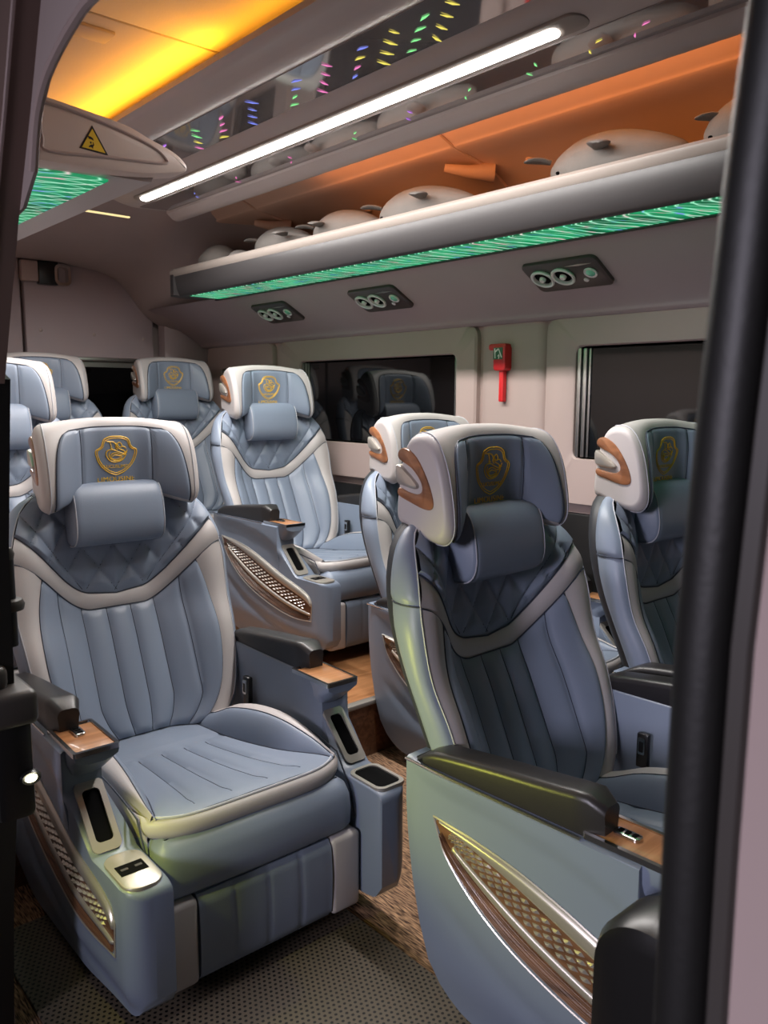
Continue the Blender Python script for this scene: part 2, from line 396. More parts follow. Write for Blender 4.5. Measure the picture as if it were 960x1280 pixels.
# shelf back liner curving up into the roof
LP = [(2.50, 1.84), (2.47, 1.90), (2.43, 1.97), (2.36, 2.035), (2.25, 2.085), (2.12, 2.105), (2.09, 2.118), (1.98, 2.15), (1.86, 2.165), (1.72, 2.168)]
lsm = [tuple(p) for p in spline(LP, 5)]
li = struct('trim_3', MB().rows([[(x, y, z) for x, z in lsm] for y in (YA, 0.6, 1.4, 2.0, 2.6, 3.2, 3.95)]), M['liner'], angle=70)
def onliner(x):
    for a, b in zip(lsm, lsm[1:]):
        if b[0] <= x <= a[0]: return lerp(a[1], b[1], (a[0]-x)/max(1e-6, a[0]-b[0]))
    return 2.1
for y in (2.02, 3.27):
    rib = MB().tube([(x, y+0.02*math.sin((x-1.9)*6), onliner(x)-0.002) for x in (2.46, 2.40, 2.33, 2.26, 2.18, 2.10, 2.0, 1.9)], 0.006, 6)
    struct('liner_rib', rib, M['liner'], li)
    x = 2.22; z = onliner(x)
    struct('coat_peg', MB().tube([(x+0.07, y-0.01, z-0.04), (x, y+0.06, z-0.035), (x-0.05, y+0.12, z-0.02)], [0.034, 0.022, 0.015], 10), M['liner'], li)
for y, x in ((1.46, 2.33), (2.35, 2.33), (2.75, 2.33), (1.86, 2.30), (2.62, 2.40)):
    z = onliner(x)
    struct('push_clip', MB().lathe([(0.0, -0.012), (0.010, -0.011), (0.016, -0.006), (0.018, 0.004)], lambda a, b, d, x=x, y=y, z=z: (x+a*0.8+d*0.5, y+b, z+d*0.8-a*0.4), 12), M['liner'], li)
# rear header sweeping down from the roof to the side wall
zo = [(0.36, 1.985), (1.70, 1.985), (1.80, 1.975), (1.95, 1.955), (2.05, 1.915), (2.12, 1.845), (2.20, 1.745), (2.28, 1.685), (2.40, 1.645), (2.56, 1.62)]
def header(u, v):
    x = lerp(0.42, 2.56, u); y = lerp(3.46, 4.60, v)
    zt = itp([(0.4, 2.20), (1.6, 2.19), (1.8, 2.17), (2.2, 2.11), (2.45, 1.95), (2.56, 1.90)], x)
    s = sst(0, 1, v)*0.75+v*0.25
    return (x, y, lerp(zt, itp(zo, x), s))
mb = MB().grid(header, 64, 14)
mb.rows([[(lerp(0.42, 2.56, k/64), 4.60, itp(zo, lerp(0.42, 2.56, k/64))) for k in range(65)],
         [(lerp(0.42, 2.56, k/64), 4.70, itp(zo, lerp(0.42, 2.56, k/64))+0.01) for k in range(65)]])
struct('trim_4', mb, M['trimdark'], angle=60)
# corner post at the rear and the rear doors
struct('trim_5', MB().prism([(2.30, 4.70), (2.30, 4.62), (2.36, 4.585), (2.47, 4.57), (2.57, 4.56), (2.57, 4.70)], lambda a, b, d: (a, b, d), 0.2, 1.70), M['duct'])
rw = struct('wall_rear', MB().box(0.40, 2.62, 4.76, 4.80, 0.0, 2.27), M['trimdark'])
dr = struct('door_2', MB().box(1.52, 2.27, 4.70, 4.755, 0.29, 2.06, 0.015), M['duct'])
struct('door_leaf', MB().box(0.46, 1.505, 4.70, 4.755, 0.29, 2.06, 0.015), M['duct'], dr)
for x, z in ((1.60, 1.62), (2.20, 1.60), (1.90, 1.61)):
    struct('door_screw', MB().lathe([(0.0, -0.006), (0.008, -0.004), (0.011, 0.0)], lambda a, b, d, x=x, z=z: (x+a, 4.70+d, z+b), 12), M['trimdark'], dr)
wn = struct('window_4', MB().ringframe(rrect(1.66, 2.24, 0.86, 1.475, 0.03), rrect(1.69, 2.21, 0.89, 1.425, 0.02), lambda a, b, d: (a, d, b), 4.702, 4.685), M['alu'])
struct('glass_pane', MB().box(1.68, 2.22, 4.692, 4.699, 0.88, 1.44), M['glass'], wn)
struct('curtain_rail', MB().box(1.60, 2.26, 4.665, 4.69, 1.455, 1.480, 0.006), M['alu'], wn)
hg = struct('trim_6', MB().box(1.50, 1.59, 4.655, 4.70, 1.875, 1.985, 0.008), M['trim'])
struct('hinge_block', MB().box(1.592, 1.70, 4.66, 4.70, 1.865, 1.99, 0.006), M['plastic'], hg)
struct('hinge_ring', MB().ringframe(rrect(1.675, 1.765, 1.865, 1.98, 0.03), rrect(1.69, 1.75, 1.88, 1.965, 0.02), lambda a, b, d: (a, d, b), 4.70, 4.65), M['chrome'], hg)
# door side wall: header above the opening, rear post and lower part
hdr = [(-0.40, 1.712), (0.80, 1.708), (0.93, 1.703), (0.975, 1.700), (1.041, 1.684), (1.10, 1.660), (1.14, 1.622), (1.165, 1.56), (1.22, 1.52), (1.36, 1.50), (1.36, 2.26), (-0.40, 2.26)]
wl = struct('wall_left', MB().prism(hdr, yz(0), 0.400, 0.405), M['trimdark'])
struct('wall_panel', MB().box(0.38, 0.42, 1.60, YB, 0.0, 2.27), M['trimdark'], wl)
arc = spline([(0.398, y, z-0.003) for y, z in hdr[0:8]], 6)
struct('opening_trim', MB().tube(arc, 0.0065, 8), M['trim'], wl)
post = [(0.98, 1.98), (1.09, 1.79), (1.169, 1.634), (1.242, 1.502), (1.349, 1.278)]
pl = [(0.385, y, z) for y, z in post]
def ribbon(pts, wy, x0, x1):
    mb = MB(); R = []
    for y, z in pts:
        R.append([(x0, y, z), (x0, y+wy, z+0.03), (x1, y+wy, z+0.03), (x1, y, z)])
    return mb.rows(R, True, True)
dp = struct('door_1', ribbon([(y+0.082, z) for y, z in [(0.90, 2.10)]+post+[(1.40, 1.0), (1.44, 0.78), (1.56, 0.30), (1.60, -0.05)]], 0.50, 0.365, 0.377), M['trim'])
struct('rear_post', ribbon([(0.94, 2.06)]+post, 0.078, 0.368, 0.40), M['brownpost'], dp)
struct('post_edge', MB().tube([(0.368, y+0.078, z+0.03) for y, z in post], 0.0035, 6), M['alu'], dp)
struct('post_edge', MB().tube([(0.368, y, z) for y, z in post], 0.003, 6), M['trim'], dp)
struct('door_seal', ribbon([(1.352, 1.285), (1.382, 1.15), (1.415, 1.0), (1.43, 0.78), (1.45, 0.56), (1.52, 0.30), (1.575, 0.0)], 0.085, 0.362, 0.41), M['rubber'], dp)
for z, y in ((1.665, 1.255), (1.605, 1.292)):
    struct('door_clip', MB().box(0.355, 0.366, y-0.03, y+0.035, z-0.014, z+0.014, 0.006), M['plastic'], dp)
# front door post close to the lens
pz = [(-0.35, 0.182), (0.60, 0.187), (0.95, 0.188), (1.15, 0.188), (1.28, 0.182), (1.37, 0.1765), (1.45, 0.169), (1.70, 0.140), (2.05, 0.08)]
PZ = [itp(pz, -0.35+2.4*k/24) for k in range(25)]; ZZ = [-0.35+2.4*k/24 for k in range(25)]
def postgrid(pr):   # pr: list of (x, dy) closed section
    return MB().rows([[(x, y+dy, z) for x, dy in pr] for y, z in zip(PZ, ZZ)], True, True)
fp = struct('trim_7', postgrid([(0.350, -0.036), (0.346, -0.06), (0.345, -0.12), (0.345, -0.55), (0.40, -0.55), (0.40, -0.036)]), M['bodypaint'])
struct('post_lip', postgrid([(0.352, -0.026), (0.347, -0.029), (0.347, -0.036), (0.352, -0.040), (0.39, -0.040), (0.39, -0.026)]), M['greyplastic'], fp)
struct('door_seal', postgrid([(0.352+0.011*math.cos(a)*0.9, -0.0135+0.0135*math.sin(a)) for a in [2*PI*k/14 for k in range(14)]]), M['rubber'], fp)
struct('post_edge', MB().tube([(0.366, y+0.0015, z) for y, z in zip(PZ, ZZ) if z > 1.25], 0.0030, 6), M['shelflip'], fp)
struct('post_screw', MB().lathe([(0, -0.003), (0.0016, -0.002), (0.002, 0.002)], lambda a, b, d: (0.345+d, 0.105+a, 1.00+b*1.6), 10), M['silver'], fp)

# ================================================================== built-in overhead units
# luggage shelf on the window side
sh = empty('luggage_shelf', (2.2, 2.0, 1.75), 'long grey overhead luggage shelf with beige lip above the windows', 'shelf')
def lk(name, mb, m, parent, angle=40):
    """part whose mesh is given in world coordinates"""
    o = part(name, mb, m, parent, angle); r = parent
    off = Vector((0, 0, 0))
    while r: off += r.location; r = r.parent
    o.location = -off
    return o
front = [(1.985, 1.752), (1.972, 1.760), (1.958, 1.80), (1.950, 1.848), (1.955, 1.858), (2.50, 1.853), (2.50, 1.842), (2.02, 1.842), (2.02, 1.764), (2.165, 1.766), (2.165, 1.752)]
def shprof(k):    # the shelf end rounds off towards the rear
    return front
lk('shelf_body', MB().prism(front, xz, YA, 3.80), M['shelf'], sh)
lip = [(1.950, 1.846), (1.941, 1.858), (1.941, 1.872), (1.950, 1.882), (1.975, 1.884), (2.02, 1.876), (2.03, 1.858)]
lk('shelf_lip', MB().prism(lip, xz, YA, 3.82), M['shelflip'], sh)
endc = [(2.50, 3.80), (2.46, 3.86), (2.2, 3.90), (2.03, 3.895), (1.965, 3.865), (1.943, 3.82), (1.943, 3.79), (2.5, 3.79)]
lk('end_cap', MB().prism(endc, lambda a, b, d: (a, b, d), 1.757, 1.880, 0.008), M['shelf'], sh)
lk('light_film', MB().box(1.995, 2.158, YA, 3.72, 1.7485, 1.7525), M['holo'], sh)
lk('film_edge', MB().box(2.155, 2.166, YA, 3.76, 1.742, 1.754, 0.002), M['plastic'], sh)

# ceiling module with mirrors and LED tube
mo = empty('ceiling_light_module', (1.5, 2.0, 2.06), 'long mirrored ceiling module with bright white LED tube under the roof', 'ceiling light')
body = [(1.90, 2.10), (1.832, 2.050), (1.820, 2.041), (1.805, 2.039), (1.785, 2.045), (1.759, 2.066), (1.757, 2.0765), (1.617, 2.0705), (1.612, 2.0705), (1.595, 2.071), (1.545, 2.079), (1.522, 2.086), (1.492, 2.093), (1.478, 2.106),
        (1.318, 2.117), (1.305, 2.110), (1.28, 2.105), (1.245, 2.107), (1.225, 2.116), (1.195, 2.1165), (1.172, 2.118), (1.160, 2.126), (1.160, 2.142), (1.30, 2.145), (1.32, 2.19), (1.90, 2.19)]
lk('module_body', MB().prism(body, xz, 0.62, 3.47), M['module'], mo, 30)
lk('lower_mirror', MB().prism([(1.756, 2.0735), (1.618, 2.0676), (1.618, 2.0715), (1.756, 2.0775)], xz, 0.86, 3.44), M['mirror'], mo)
lk('upper_mirror', MB().prism([(1.474, 2.1040), (1.322, 2.1145), (1.322, 2.1185), (1.474, 2.108)], xz, 0.70, 3.44), M['mirror'], mo)
led = rrect(1.554, 1.588, 1.200, 3.310, 0.016, 6)
hou = rrect(1.537, 1.603, 1.125, 3.350, 0.032, 8)
lk('led_housing', MB().prism(hou, lambda a, b, d: (a, b, d-(a-1.57)*0.10), 2.079, 2.0715, 0.003), M['shelflip'], mo)
lk('led_tube', MB().prism(led, lambda a, b, d: (a, b, d-(a-1.57)*0.10), 2.073, 2.064, 0.005), M['led'], mo)
lk('amber_strip', MB().box(1.175, 1.19, 0.7, 3.44, 2.141, 2.146), M['amber'], mo)
# coloured reflections in the mirrors, put in as small glowing chips
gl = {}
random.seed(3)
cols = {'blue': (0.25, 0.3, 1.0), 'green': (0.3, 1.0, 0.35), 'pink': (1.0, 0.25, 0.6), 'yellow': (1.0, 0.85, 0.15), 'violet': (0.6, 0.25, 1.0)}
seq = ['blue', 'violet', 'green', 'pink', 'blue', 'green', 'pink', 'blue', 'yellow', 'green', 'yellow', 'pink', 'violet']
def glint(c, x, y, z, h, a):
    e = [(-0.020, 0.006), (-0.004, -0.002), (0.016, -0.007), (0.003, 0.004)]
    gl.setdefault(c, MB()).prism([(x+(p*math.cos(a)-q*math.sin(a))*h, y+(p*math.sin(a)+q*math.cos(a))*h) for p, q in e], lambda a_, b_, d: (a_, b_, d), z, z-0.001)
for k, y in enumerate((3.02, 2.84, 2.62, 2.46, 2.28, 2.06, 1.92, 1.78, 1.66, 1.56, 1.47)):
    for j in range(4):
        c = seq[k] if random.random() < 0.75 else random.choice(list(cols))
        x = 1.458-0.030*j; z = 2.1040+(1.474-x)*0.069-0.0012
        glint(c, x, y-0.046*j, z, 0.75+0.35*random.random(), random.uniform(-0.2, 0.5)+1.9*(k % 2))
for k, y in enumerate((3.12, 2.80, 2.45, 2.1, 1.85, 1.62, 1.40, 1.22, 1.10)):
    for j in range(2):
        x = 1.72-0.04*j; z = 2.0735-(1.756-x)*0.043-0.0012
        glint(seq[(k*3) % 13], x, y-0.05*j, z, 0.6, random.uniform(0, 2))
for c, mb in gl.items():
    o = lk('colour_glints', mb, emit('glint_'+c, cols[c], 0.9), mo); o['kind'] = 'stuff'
lk('reflected_streak', MB().box(1.35, 1.545, 3.38, 3.395, 2.004, 2.010, 0.002), emit('streak', (0.95, 0.75, 0.35), 1.1), mo)  # LED reflection at the rear end, made as a glowing bar

# door side overhead unit with the warning sticker on its end cap
un = empty('overhead_unit', (0.7, 2.6, 1.75), 'beige rounded end of the door side overhead unit carrying a warning triangle', 'overhead unit')
cap = [(0.44, 1.905), (0.642, 1.893), (0.83, 1.873), (0.896, 1.854), (0.955, 1.836), (0.985, 1.818), (0.994, 1.80), (0.980, 1.789), (0.954, 1.782), (0.88, 1.768), (0.769, 1.759), (0.623, 1.753), (0.44, 1.750)]
cap = [tuple(p) for p in spline(cap, 4, True)]
lk('end_cap', MB().prism(cap, xz, 1.90, 1.842, 0.012), M['cap'], un)
inn = [(0.665, 1.876), (0.80, 1.858), (0.90, 1.834), (0.935, 1.812), (0.925, 1.800), (0.80, 1.790), (0.665, 1.778), (0.652, 1.80), (0.650, 1.86)]
ii = spline(inn, 4, True)
lk('cap_groove', MB().tube([(p[0], 1.842, p[1]) for p in ii], 0.004, 6, True), M['trimdark'], un)
bod = [(0.44, 1.90), (0.64, 1.888), (0.82, 1.868), (0.90, 1.845), (0.93, 1.80), (0.915, 1.762), (0.44, 1.757)]
lk('unit_body', MB().prism(bod, xz, 1.88, 4.0), M['module'], un)
lk('light_film', MB().box(0.50, 0.818, 1.90, 3.9, 1.752, 1.757), M['holo2'], un)

# ================================================================== seats
# local axes: x across, -y is where the seat faces, z up; mesh data is shared by all seats
D = {}
def cached(key, build, m, angle=40):
    if key not in D: D[key] = build().mesh(key, m, angle)
    return D[key]
# ---- headrest surface F(s, t): s in -1..1 across, t in 0..13 round the section
HW = 0.222
def tap(y): return lerp(1.0, 0.89, sst(-0.02, 0.15, y))
WING = [(.150, 1.005), (.145, 1.08), (.130, 1.15), (.105, 1.187), (.060, 1.197), (.020, 1.180), (-.010, 1.130), (-.028, 1.060), (-.034, 1.000), (-.020, .970), (.010, .963), (.070, .973), (.120, .988)]
MID = [(.150, 1.005), (.145, 1.08), (.130, 1.15), (.110, 1.190), (.075, 1.201), (.048, 1.188), (.040, 1.140), (.044, 1.080), (.050, 1.030), (.058, 1.005), (.075, .998), (.100, .997), (.130, 1.000)]
def cat1(P, t):
    n = len(P); i = int(math.floor(t)); f = t-i
    a, b, c, d = (Vector(P[(i+k) % n]) for k in (-1, 0, 1, 2))
    return 0.5*((2*b)+(c-a)*f+(2*a-5*b+4*c-d)*f*f+(3*b-a-3*c+d)*f**3)
CEN = Vector((0.06, 1.08))
def HF(s, t, off=0.0):
    a = abs(s)
    q = cat1(MID, t).lerp(cat1(WING, t), sst(0.22, 0.95, a))
    q = q - Vector((0, 0.014*a*a))
    if a > 0.88:
        th = min(1.0, (a-0.88)/0.12)*PI/2
        x = HW*(0.88+0.12*math.sin(th)); k = 0.20*(1-math.cos(th)); q = q.lerp(CEN, k)
    else: x = HW*a
    if off:
        e = 0.02
        q2 = cat1(MID, t+e).lerp(cat1(WING, t+e), sst(0.22, 0.95, a)); q1 = cat1(MID, t-e).lerp(cat1(WING, t-e), sst(0.22, 0.95, a))
        d = (q2-q1).normalized(); q = q+Vector((-abs(d.y) if d.y < 0 else -abs(d.y), -d.x*(-1)))*off if False else q+Vector((d.y, -d.x))*off
    return (math.copysign(x*tap(q.x), s), q.x, q.y)
def hrest():
    mb = MB(); NS = 40; R = []
    ss = [-1+2*k/NS for k in range(NS+1)]
    ss = sorted(set([max(-1, min(1, v)) for v in ss]+[-.99, -.97, -.95, .95, .97, .99, -.92, .92]))
    for s in ss: R.append([HF(s, 13*k/56) for k in range(56)])
    return mb.rows(R, True, True)
T0, T1 = 5.30, 8.95
def psx(v): return 0.60+0.255*math.sqrt(max(0, 1-(1-v)**2.6)) if v < 1 else 0.855
def hpanel():
    def f(u, v):
        s = (2*u-1)*psx(v); a = abs(s)
        e = min(min(u, 1-u)*30, min(v, 1-v)*14, 1.0)
        off = 0.001+0.0055*math.sqrt(max(0.0, 1-(1-e)**2))
        g = min(abs(a-0.46)/0.035, 1.0); off -= 0.005*(1-g*g)
        return HF(s, lerp(T0, T1, v), off)
    return MB().grid(f, 72, 26)
def hseams():
    mb = MB(); pts = []
    for k in range(21): pts.append(HF(-psx(1-k/20), lerp(T1, T0, k/20), 0.002))
    for k in range(1, 24): pts.append(HF(lerp(-psx(0), psx(0), k/24), T0, 0.002))
    for k in range(21): pts.append(HF(psx(k/20), lerp(T0, T1, k/20), 0.002))
    mb.tube(pts, 0.0020, 6)
    for s in (-0.46, 0.46): mb.tube([HF(s, lerp(T0+0.08, T1-0.1, k/14), 0.0022) for k in range(15)], 0.0010, 5)
    return mb
def hpiping(sg):
    mb = MB()
    mb.tube([HF(sg*0.90, lerp(3.4, 10.2, k/30), 0.0008) for k in range(31)], 0.0014, 5)
    return mb
def side_plane(sg, base): return lambda a, b, d: (sg*(base*tap(a)+d), a, b)
WOODC = [(.140, 1.146), (.108, 1.151), (.070, 1.133), (.034, 1.092), (.012, 1.050), (.015, 1.029), (.042, 1.025), (.090, 1.034), (.140, 1.046),
         (.140, 1.064), (.100, 1.058), (.066, 1.056), (.050, 1.066), (.058, 1.086), (.088, 1.108), (.140, 1.126)]
LEAF = [(.146, 1.115), (.100, 1.099), (.070, 1.081), (.063, 1.072), (.074, 1.066), (.108, 1.069), (.146, 1.077)]
WOODC = [(min(a, .131+.2*(a-.131)), b) for a, b in WOODC]; LEAF = [(min(a, .134+.2*(a-.134)), b) for a, b in LEAF]
def hwood(sg): return MB().prism([tuple(p) for p in spline(WOODC, 3, True)], side_plane(sg, HW-0.026), 0.0, 0.0285, 0.005)
def hleaf(sg): return MB().prism([tuple(p) for p in spline(LEAF, 3, True)], side_plane(sg, HW-0.024), 0.0, 0.0315, 0.006)
# ---- emblem embroidered on the headrest (shield outline, curled creature), in the flat centre panel
def epos(px, py):
    x = (px-480)/12/431.0; z = 1.149-(py-155)/12/431.0*1.02
    return x, z
def ey(x, z):
    best = None
    t = 5.2
    while t < 9.2:
        p = HF(x/HW, t, 0.0066)
        if best is None or abs(p[2]-z) < best[0]: best = (abs(p[2]-z), p[1])
        t += 0.03
    return best[1]
def eline(mb, pts, r, closed=False, k=4):
    P = spline([epos(*p) for p in pts], k, closed)
    mb.tube([(p[0], ey(p[0], p[1])-r*0.3, p[1]) for p in P], r, 5, closed)
def emblem():
    mb = MB()
    half = [(480, 155), (560, 158), (640, 185), (672, 220), (690, 280), (725, 318), (775, 345), (780, 400), (745, 500), (690, 580), (600, 655), (520, 690)]
    full = half+[(480, 700)]+[(960-x, y) for x, y in half[:0:-1]]
    eline(mb, full, 0.0015, True, 3)
    inner = [(480+(x-480)*0.91, 405+(y-405)*0.90) for x, y in full]
    eline(mb, inner, 0.0013, True, 3)
    for c in ([(330, 380), (370, 345), (440, 345), (520, 378), (600, 402), (640, 380)],
              [(345, 350), (330, 410), (370, 480), (430, 515), (510, 514), (580, 480), (630, 410)],
              [(630, 412), (560, 418), (490, 392), (430, 396), (398, 430), (430, 474), (500, 478), (560, 448)],
              [(385, 372), (372, 420), (400, 470), (455, 498), (520, 494), (570, 465)],
              [(420, 438), (460, 418), (520, 430), (560, 440)],
              [(340, 225), (390, 228), (450, 240), (490, 300), (530, 335), (595, 362), (600, 392)],
              [(388, 235), (405, 290), (402, 325), (430, 318)], [(445, 240), (480, 270), (472, 310), (500, 345)],
              [(490, 262), (530, 240), (560, 275), (550, 310), (515, 300), (490, 262)], [(560, 300), (600, 305), (625, 330)], [(600, 400), (645, 350)]):
        eline(mb, c, 0.0014, False, 4)
    return mb
def textcurve(key, body, size):
    if key not in D:
        c = bpy.data.curves.new(key, 'FONT'); c.body = body; c.size = size; c.align_x = 'CENTER'; c.extrude = 0.0004; c.space_character = 1.05
        c.materials.append(M['gold'])
        o = bpy.data.objects.new('text', c); COL.objects.link(o); bpy.context.view_layer.update()
        me = bpy.data.meshes.new_from_object(o.evaluated_get(bpy.context.evaluated_depsgraph_get())); me.name = key
        bpy.data.objects.remove(o); bpy.data.curves.remove(c); D[key] = me
        if not me.materials: me.materials.append(M['gold'])
    return D[key]
# ---- neck pillow
def pillow():
    mb = MB(); R = []; n = 40
    for k in range(25):
        u = -1+2*k/24; x = 0.130*math.copysign(abs(u)**0.8, u)
        e = 1.0-0.10*max(0, (abs(u)-0.80)/0.20)**2.2
        if abs(u) >= 0.999: e = 0.84
        ring = []
        for j in range(n):
            a = 2*PI*j/n; c, s_ = math.cos(a), math.sin(a)
            p = Vector((math.copysign(abs(c)**0.75, c)*0.056*e, math.copysign(abs(s_)**0.75, s_)*0.087*e))
            yy = p.x+0.018; zz = p.y
            ring.append((x, 0.020+yy*math.cos(0.16)+zz*math.sin(0.16), 0.940+zz*math.cos(0.16)-yy*math.sin(0.16)))
        R.append(ring)
    return mb.rows(R, True, True)
def pillow_pipe(sg):
    mb = MB()
    if 1:
        pts = []
        for j in range(40):
            a = 2*PI*j/40; c, s_ = math.cos(a), math.sin(a)
            yy = math.copysign(abs(c)**0.75, c)*0.054+0.018; zz = math.copysign(abs(s_)**0.75, s_)*0.0845
            pts.append((sg*0.1235, 0.020+yy*math.cos(0.16)+zz*math.sin(0.16), 0.940+zz*math.cos(0.16)-yy*math.sin(0.16)))
        mb.tube(pts, 0.0016, 5, True)
    return mb
def pillow_neck(): return MB().box(-0.07, 0.07, 0.075, 0.12, 0.93, 1.03, 0.01)
# ---- backrest
Y0 = [(.33, -.120), (.42, -.080), (.50, -.045), (.60, .000), (.685, .040), (.80, .056), (.90, .064), (1.0, .088)]
PRO = [(.33, .050), (.45, .080), (.60, .100), (.75, .092), (.85, .075), (.93, .045), (1.0, .005)]
WT = [(.33, .205), (.38, .245), (.44, .266), (.52, .280), (.62, .290), (.75, .298), (.82, .296), (.88, .284), (.94, .258), (.975, .228), (1.0, .185)]
GT = [(.34, .150), (.37, .185), (.42, .215), (.50, .236), (.60, .245), (.70, .238), (.78, .220), (.85, .20)]
YBK = [(.33, -.075), (.45, -.045), (.57, .000), (.73, .066), (.87, .108), (.95, .126), (1.01, .138)]
ZB = 0.338
def Wz(z): return itp(WT, z)
def yF(x, z):
    return itp(Y0, z)-itp(PRO, z)*sst(0.30, 0.93, abs(x)/Wz(z))
def blo(x): return 0.670+0.167*sst(0.25, 1.05, abs(x)/0.292)
def bhi(x): return blo(x)+0.036+0.036*min(1, abs(x)/0.29)
def ztop(x): return 0.992
KN = [-1, -.175, -.105, -.035, .035, .105, .175, 1]
def flutes():
    NC = 8; cols = []
    for i in range(7):
        for k in range(NC): cols.append((i, k/NC))
    cols.append((6, 1.0))
    R = []
    for j in range(31):
        v = j/30; row = []
        for i, f in cols:
            x = 0.0; z = lerp(ZB, 0.74, v)
            for _ in range(3):
                g = itp(GT, z); m = min(1.0, g/0.215)
                a = [-g]+[q*m for q in KN[1:-1]]+[g]
                x = lerp(a[i], a[i+1], f); z = lerp(ZB, blo(x), v)
            puff = 1-(abs(2*f-1))**3
            if (i == 0 and f < .5) or (i == 6 and f > .5): puff = 1-(abs(2*f-1))**6*0.6
            e = min(v, 1-v)*24; e = min(1, e)
            row.append((x, yF(x, z)+0.004-0.011*puff*math.sqrt(e), z))
        R.append(row)
    return MB().rows(R)
def stripe(sg):
    R = []
    for j in range(31):
        v = j/30; row = []
        for k in range(7):
            f = k/6; x = 0; z = lerp(ZB, 0.8, v)
            for _ in range(3):
                x = lerp(itp(GT, z), Wz(z), f); z = lerp(ZB, blo(x), v)
            row.append((sg*x, yF(x, z)+0.003-0.005*(1-(2*f-1)**2), z))
        R.append(row)
    return MB().rows(R)
def band():
    def f(u, v):
        s = 2*u-1; x = s*0.29; z = lerp(blo(x), bhi(x), v); x = s*Wz(z); z = lerp(blo(x), bhi(x), v)
        return (x, yF(x, z)+0.003-0.007*(1-(2*v-1)**2), z)
    return MB().grid(f, 60, 6)
def yoke():
    def f(u, v):
        s = 2*u-1; z = 0.9; x = s*0.28
        for _ in range(3):
            z = lerp(bhi(x), ztop(x), v); x = s*Wz(z)
        a = PI*(x/0.088+z/0.125+0.25); b = PI*(x/0.088-z/0.125+0.75)
        q = math.sqrt(min(abs(math.sin(a)), abs(math.sin(b))))
        q *= min(1.0, v*9, (1-v)*14)
        return (x, yF(x, z)+0.004-0.013*q, z)
    return MB().grid(f, 110, 64)
def edge(z, sg):   # front outer edge
    x = Wz(z); return Vector((sg*x, yF(x, z)+0.003, z))
def bside(sg, z0, z1, groove=True):
    R = []
    n = 20
    for j in range(n+1):
        z = lerp(z0, z1, j/n); e = edge(z, sg); yb = itp(YBK, z)-0.034; w_ = max(0.02, yb-e.y)
        pinch = 0.006*(max(0, 1-min(j, n-j)/1.5))
        top = sst(0.93, 1.0, z)
        row = []
        for f, dx in ((0, 0), (.05, .008), (.14, .014), (.3, .019), (.5, .020), (.75, .016), (.95, .008), (1.0, .0)):
            row.append((e.x+sg*(dx*(1-0.5*top)-(pinch if 0 < f < 1 else 0)), e.y+f*w_, z))
        R.append(row)
    return MB().rows(R)
def btop():
    R = []
    for k in range(31):
        s = -1+2*k/30; x = s*Wz(0.992); y0_ = yF(x, 0.992)+0.004; y1 = itp(YBK, 0.992)
        R.append([(x*(1+0.03*math.sin(PI*f)), lerp(y0_, y1, f), 0.992+0.014*math.sin(PI*f)*(1-0.5*abs(s))) for f in (0, .12, .3, .5, .7, .88, 1.0)])
    return MB().rows(R)
def bshell():
    R = []
    for j in range(25):
        z = lerp(0.30, 0.995, j/24); w_ = Wz(z)+0.001; yb = itp(YBK, z)-0.034; row = []
        for f in [-1, -.995, -.98, -.95]+[-.9+1.8*k/16 for k in range(17)]+[.95, .98, .995, 1]:
            row.append((f*w_, yb+0.058*math.sqrt(max(0, 1-abs(f)**7))+0.012*(1-f*f), z))
        R.append(row)
    mb = MB().rows(R)
    return mb
def bseams():
    mb = MB()
    def P(x, z, o=0.0015): return (x, yF(x, z)+0.002-o, z)
    for fb in (blo, bhi):
        pts = []
        for k in range(61):
            s = -1+2*k/60; x = s*0.29
            for _ in range(3): x = s*(Wz(fb(x))-0.001)
            pts.append(P(x, fb(x)))
        mb.tube(pts, 0.0017, 5)
    for kn in KN[1:-1]:
        pts = []
        for j in range(31):
            v = j/30; z = lerp(ZB, 0.74, v)
            for _ in range(3):
                x = kn*min(1.0, itp(GT, z)/0.215); z = lerp(ZB, blo(x), v)
            pts.append((x, yF(x, z)+0.0035, z))
        mb.tube(pts, 0.0013, 4)
    for fam in (1, -1):
        for n in range(-14, 22):
            pts = []
            for k in range(90):
                x = -0.29+0.58*k/89
                # a: x/.088+z/.125+.25 = n ; b: x/.088-z/.125+.75 = n
                z = ((n-0.25)-x/0.088)*0.125 if fam > 0 else ((0.75-n)+x/0.088)*0.125
                if bhi(x)+0.004 < z < 0.988 and abs(x) < Wz(z)-0.003: pts.append((x, yF(x, z)+0.0025, z))
                elif len(pts) > 2: mb.tube(pts, 0.0010, 4); pts = []
                else: pts = []
            if len(pts) > 2: mb.tube(pts, 0.0010, 4)
    for sg in (-1, 1):
        pts = []
        for j in range(31):
            v = j/30; z = lerp(ZB, 0.8, v); x = 0
            for _ in range(3): x = itp(GT, z); z = lerp(ZB, blo(x), v)
            pts.append((sg*x, yF(x, z)+0.0015, z))
        mb.tube(pts, 0.0018, 5)
        z = 0.838; e = edge(z, sg)
        mb.tube([(e.x+sg*dx, e.y+f*(itp(YBK, z)-0.034-e.y), z) for f, dx in ((0, 0), (.05, .006), (.14, .011), (.3, .014), (.5, .015), (.75, .012), (1.0, .001))], 0.0022, 5)
    return mb
def bpipe(sg):
    mb = MB()
    mb.tube([edge(lerp(0.40, 0.99, k/36), sg)+Vector((sg*0.001, -0.0005, 0)) for k in range(37)], 0.0016, 5)
    return mb
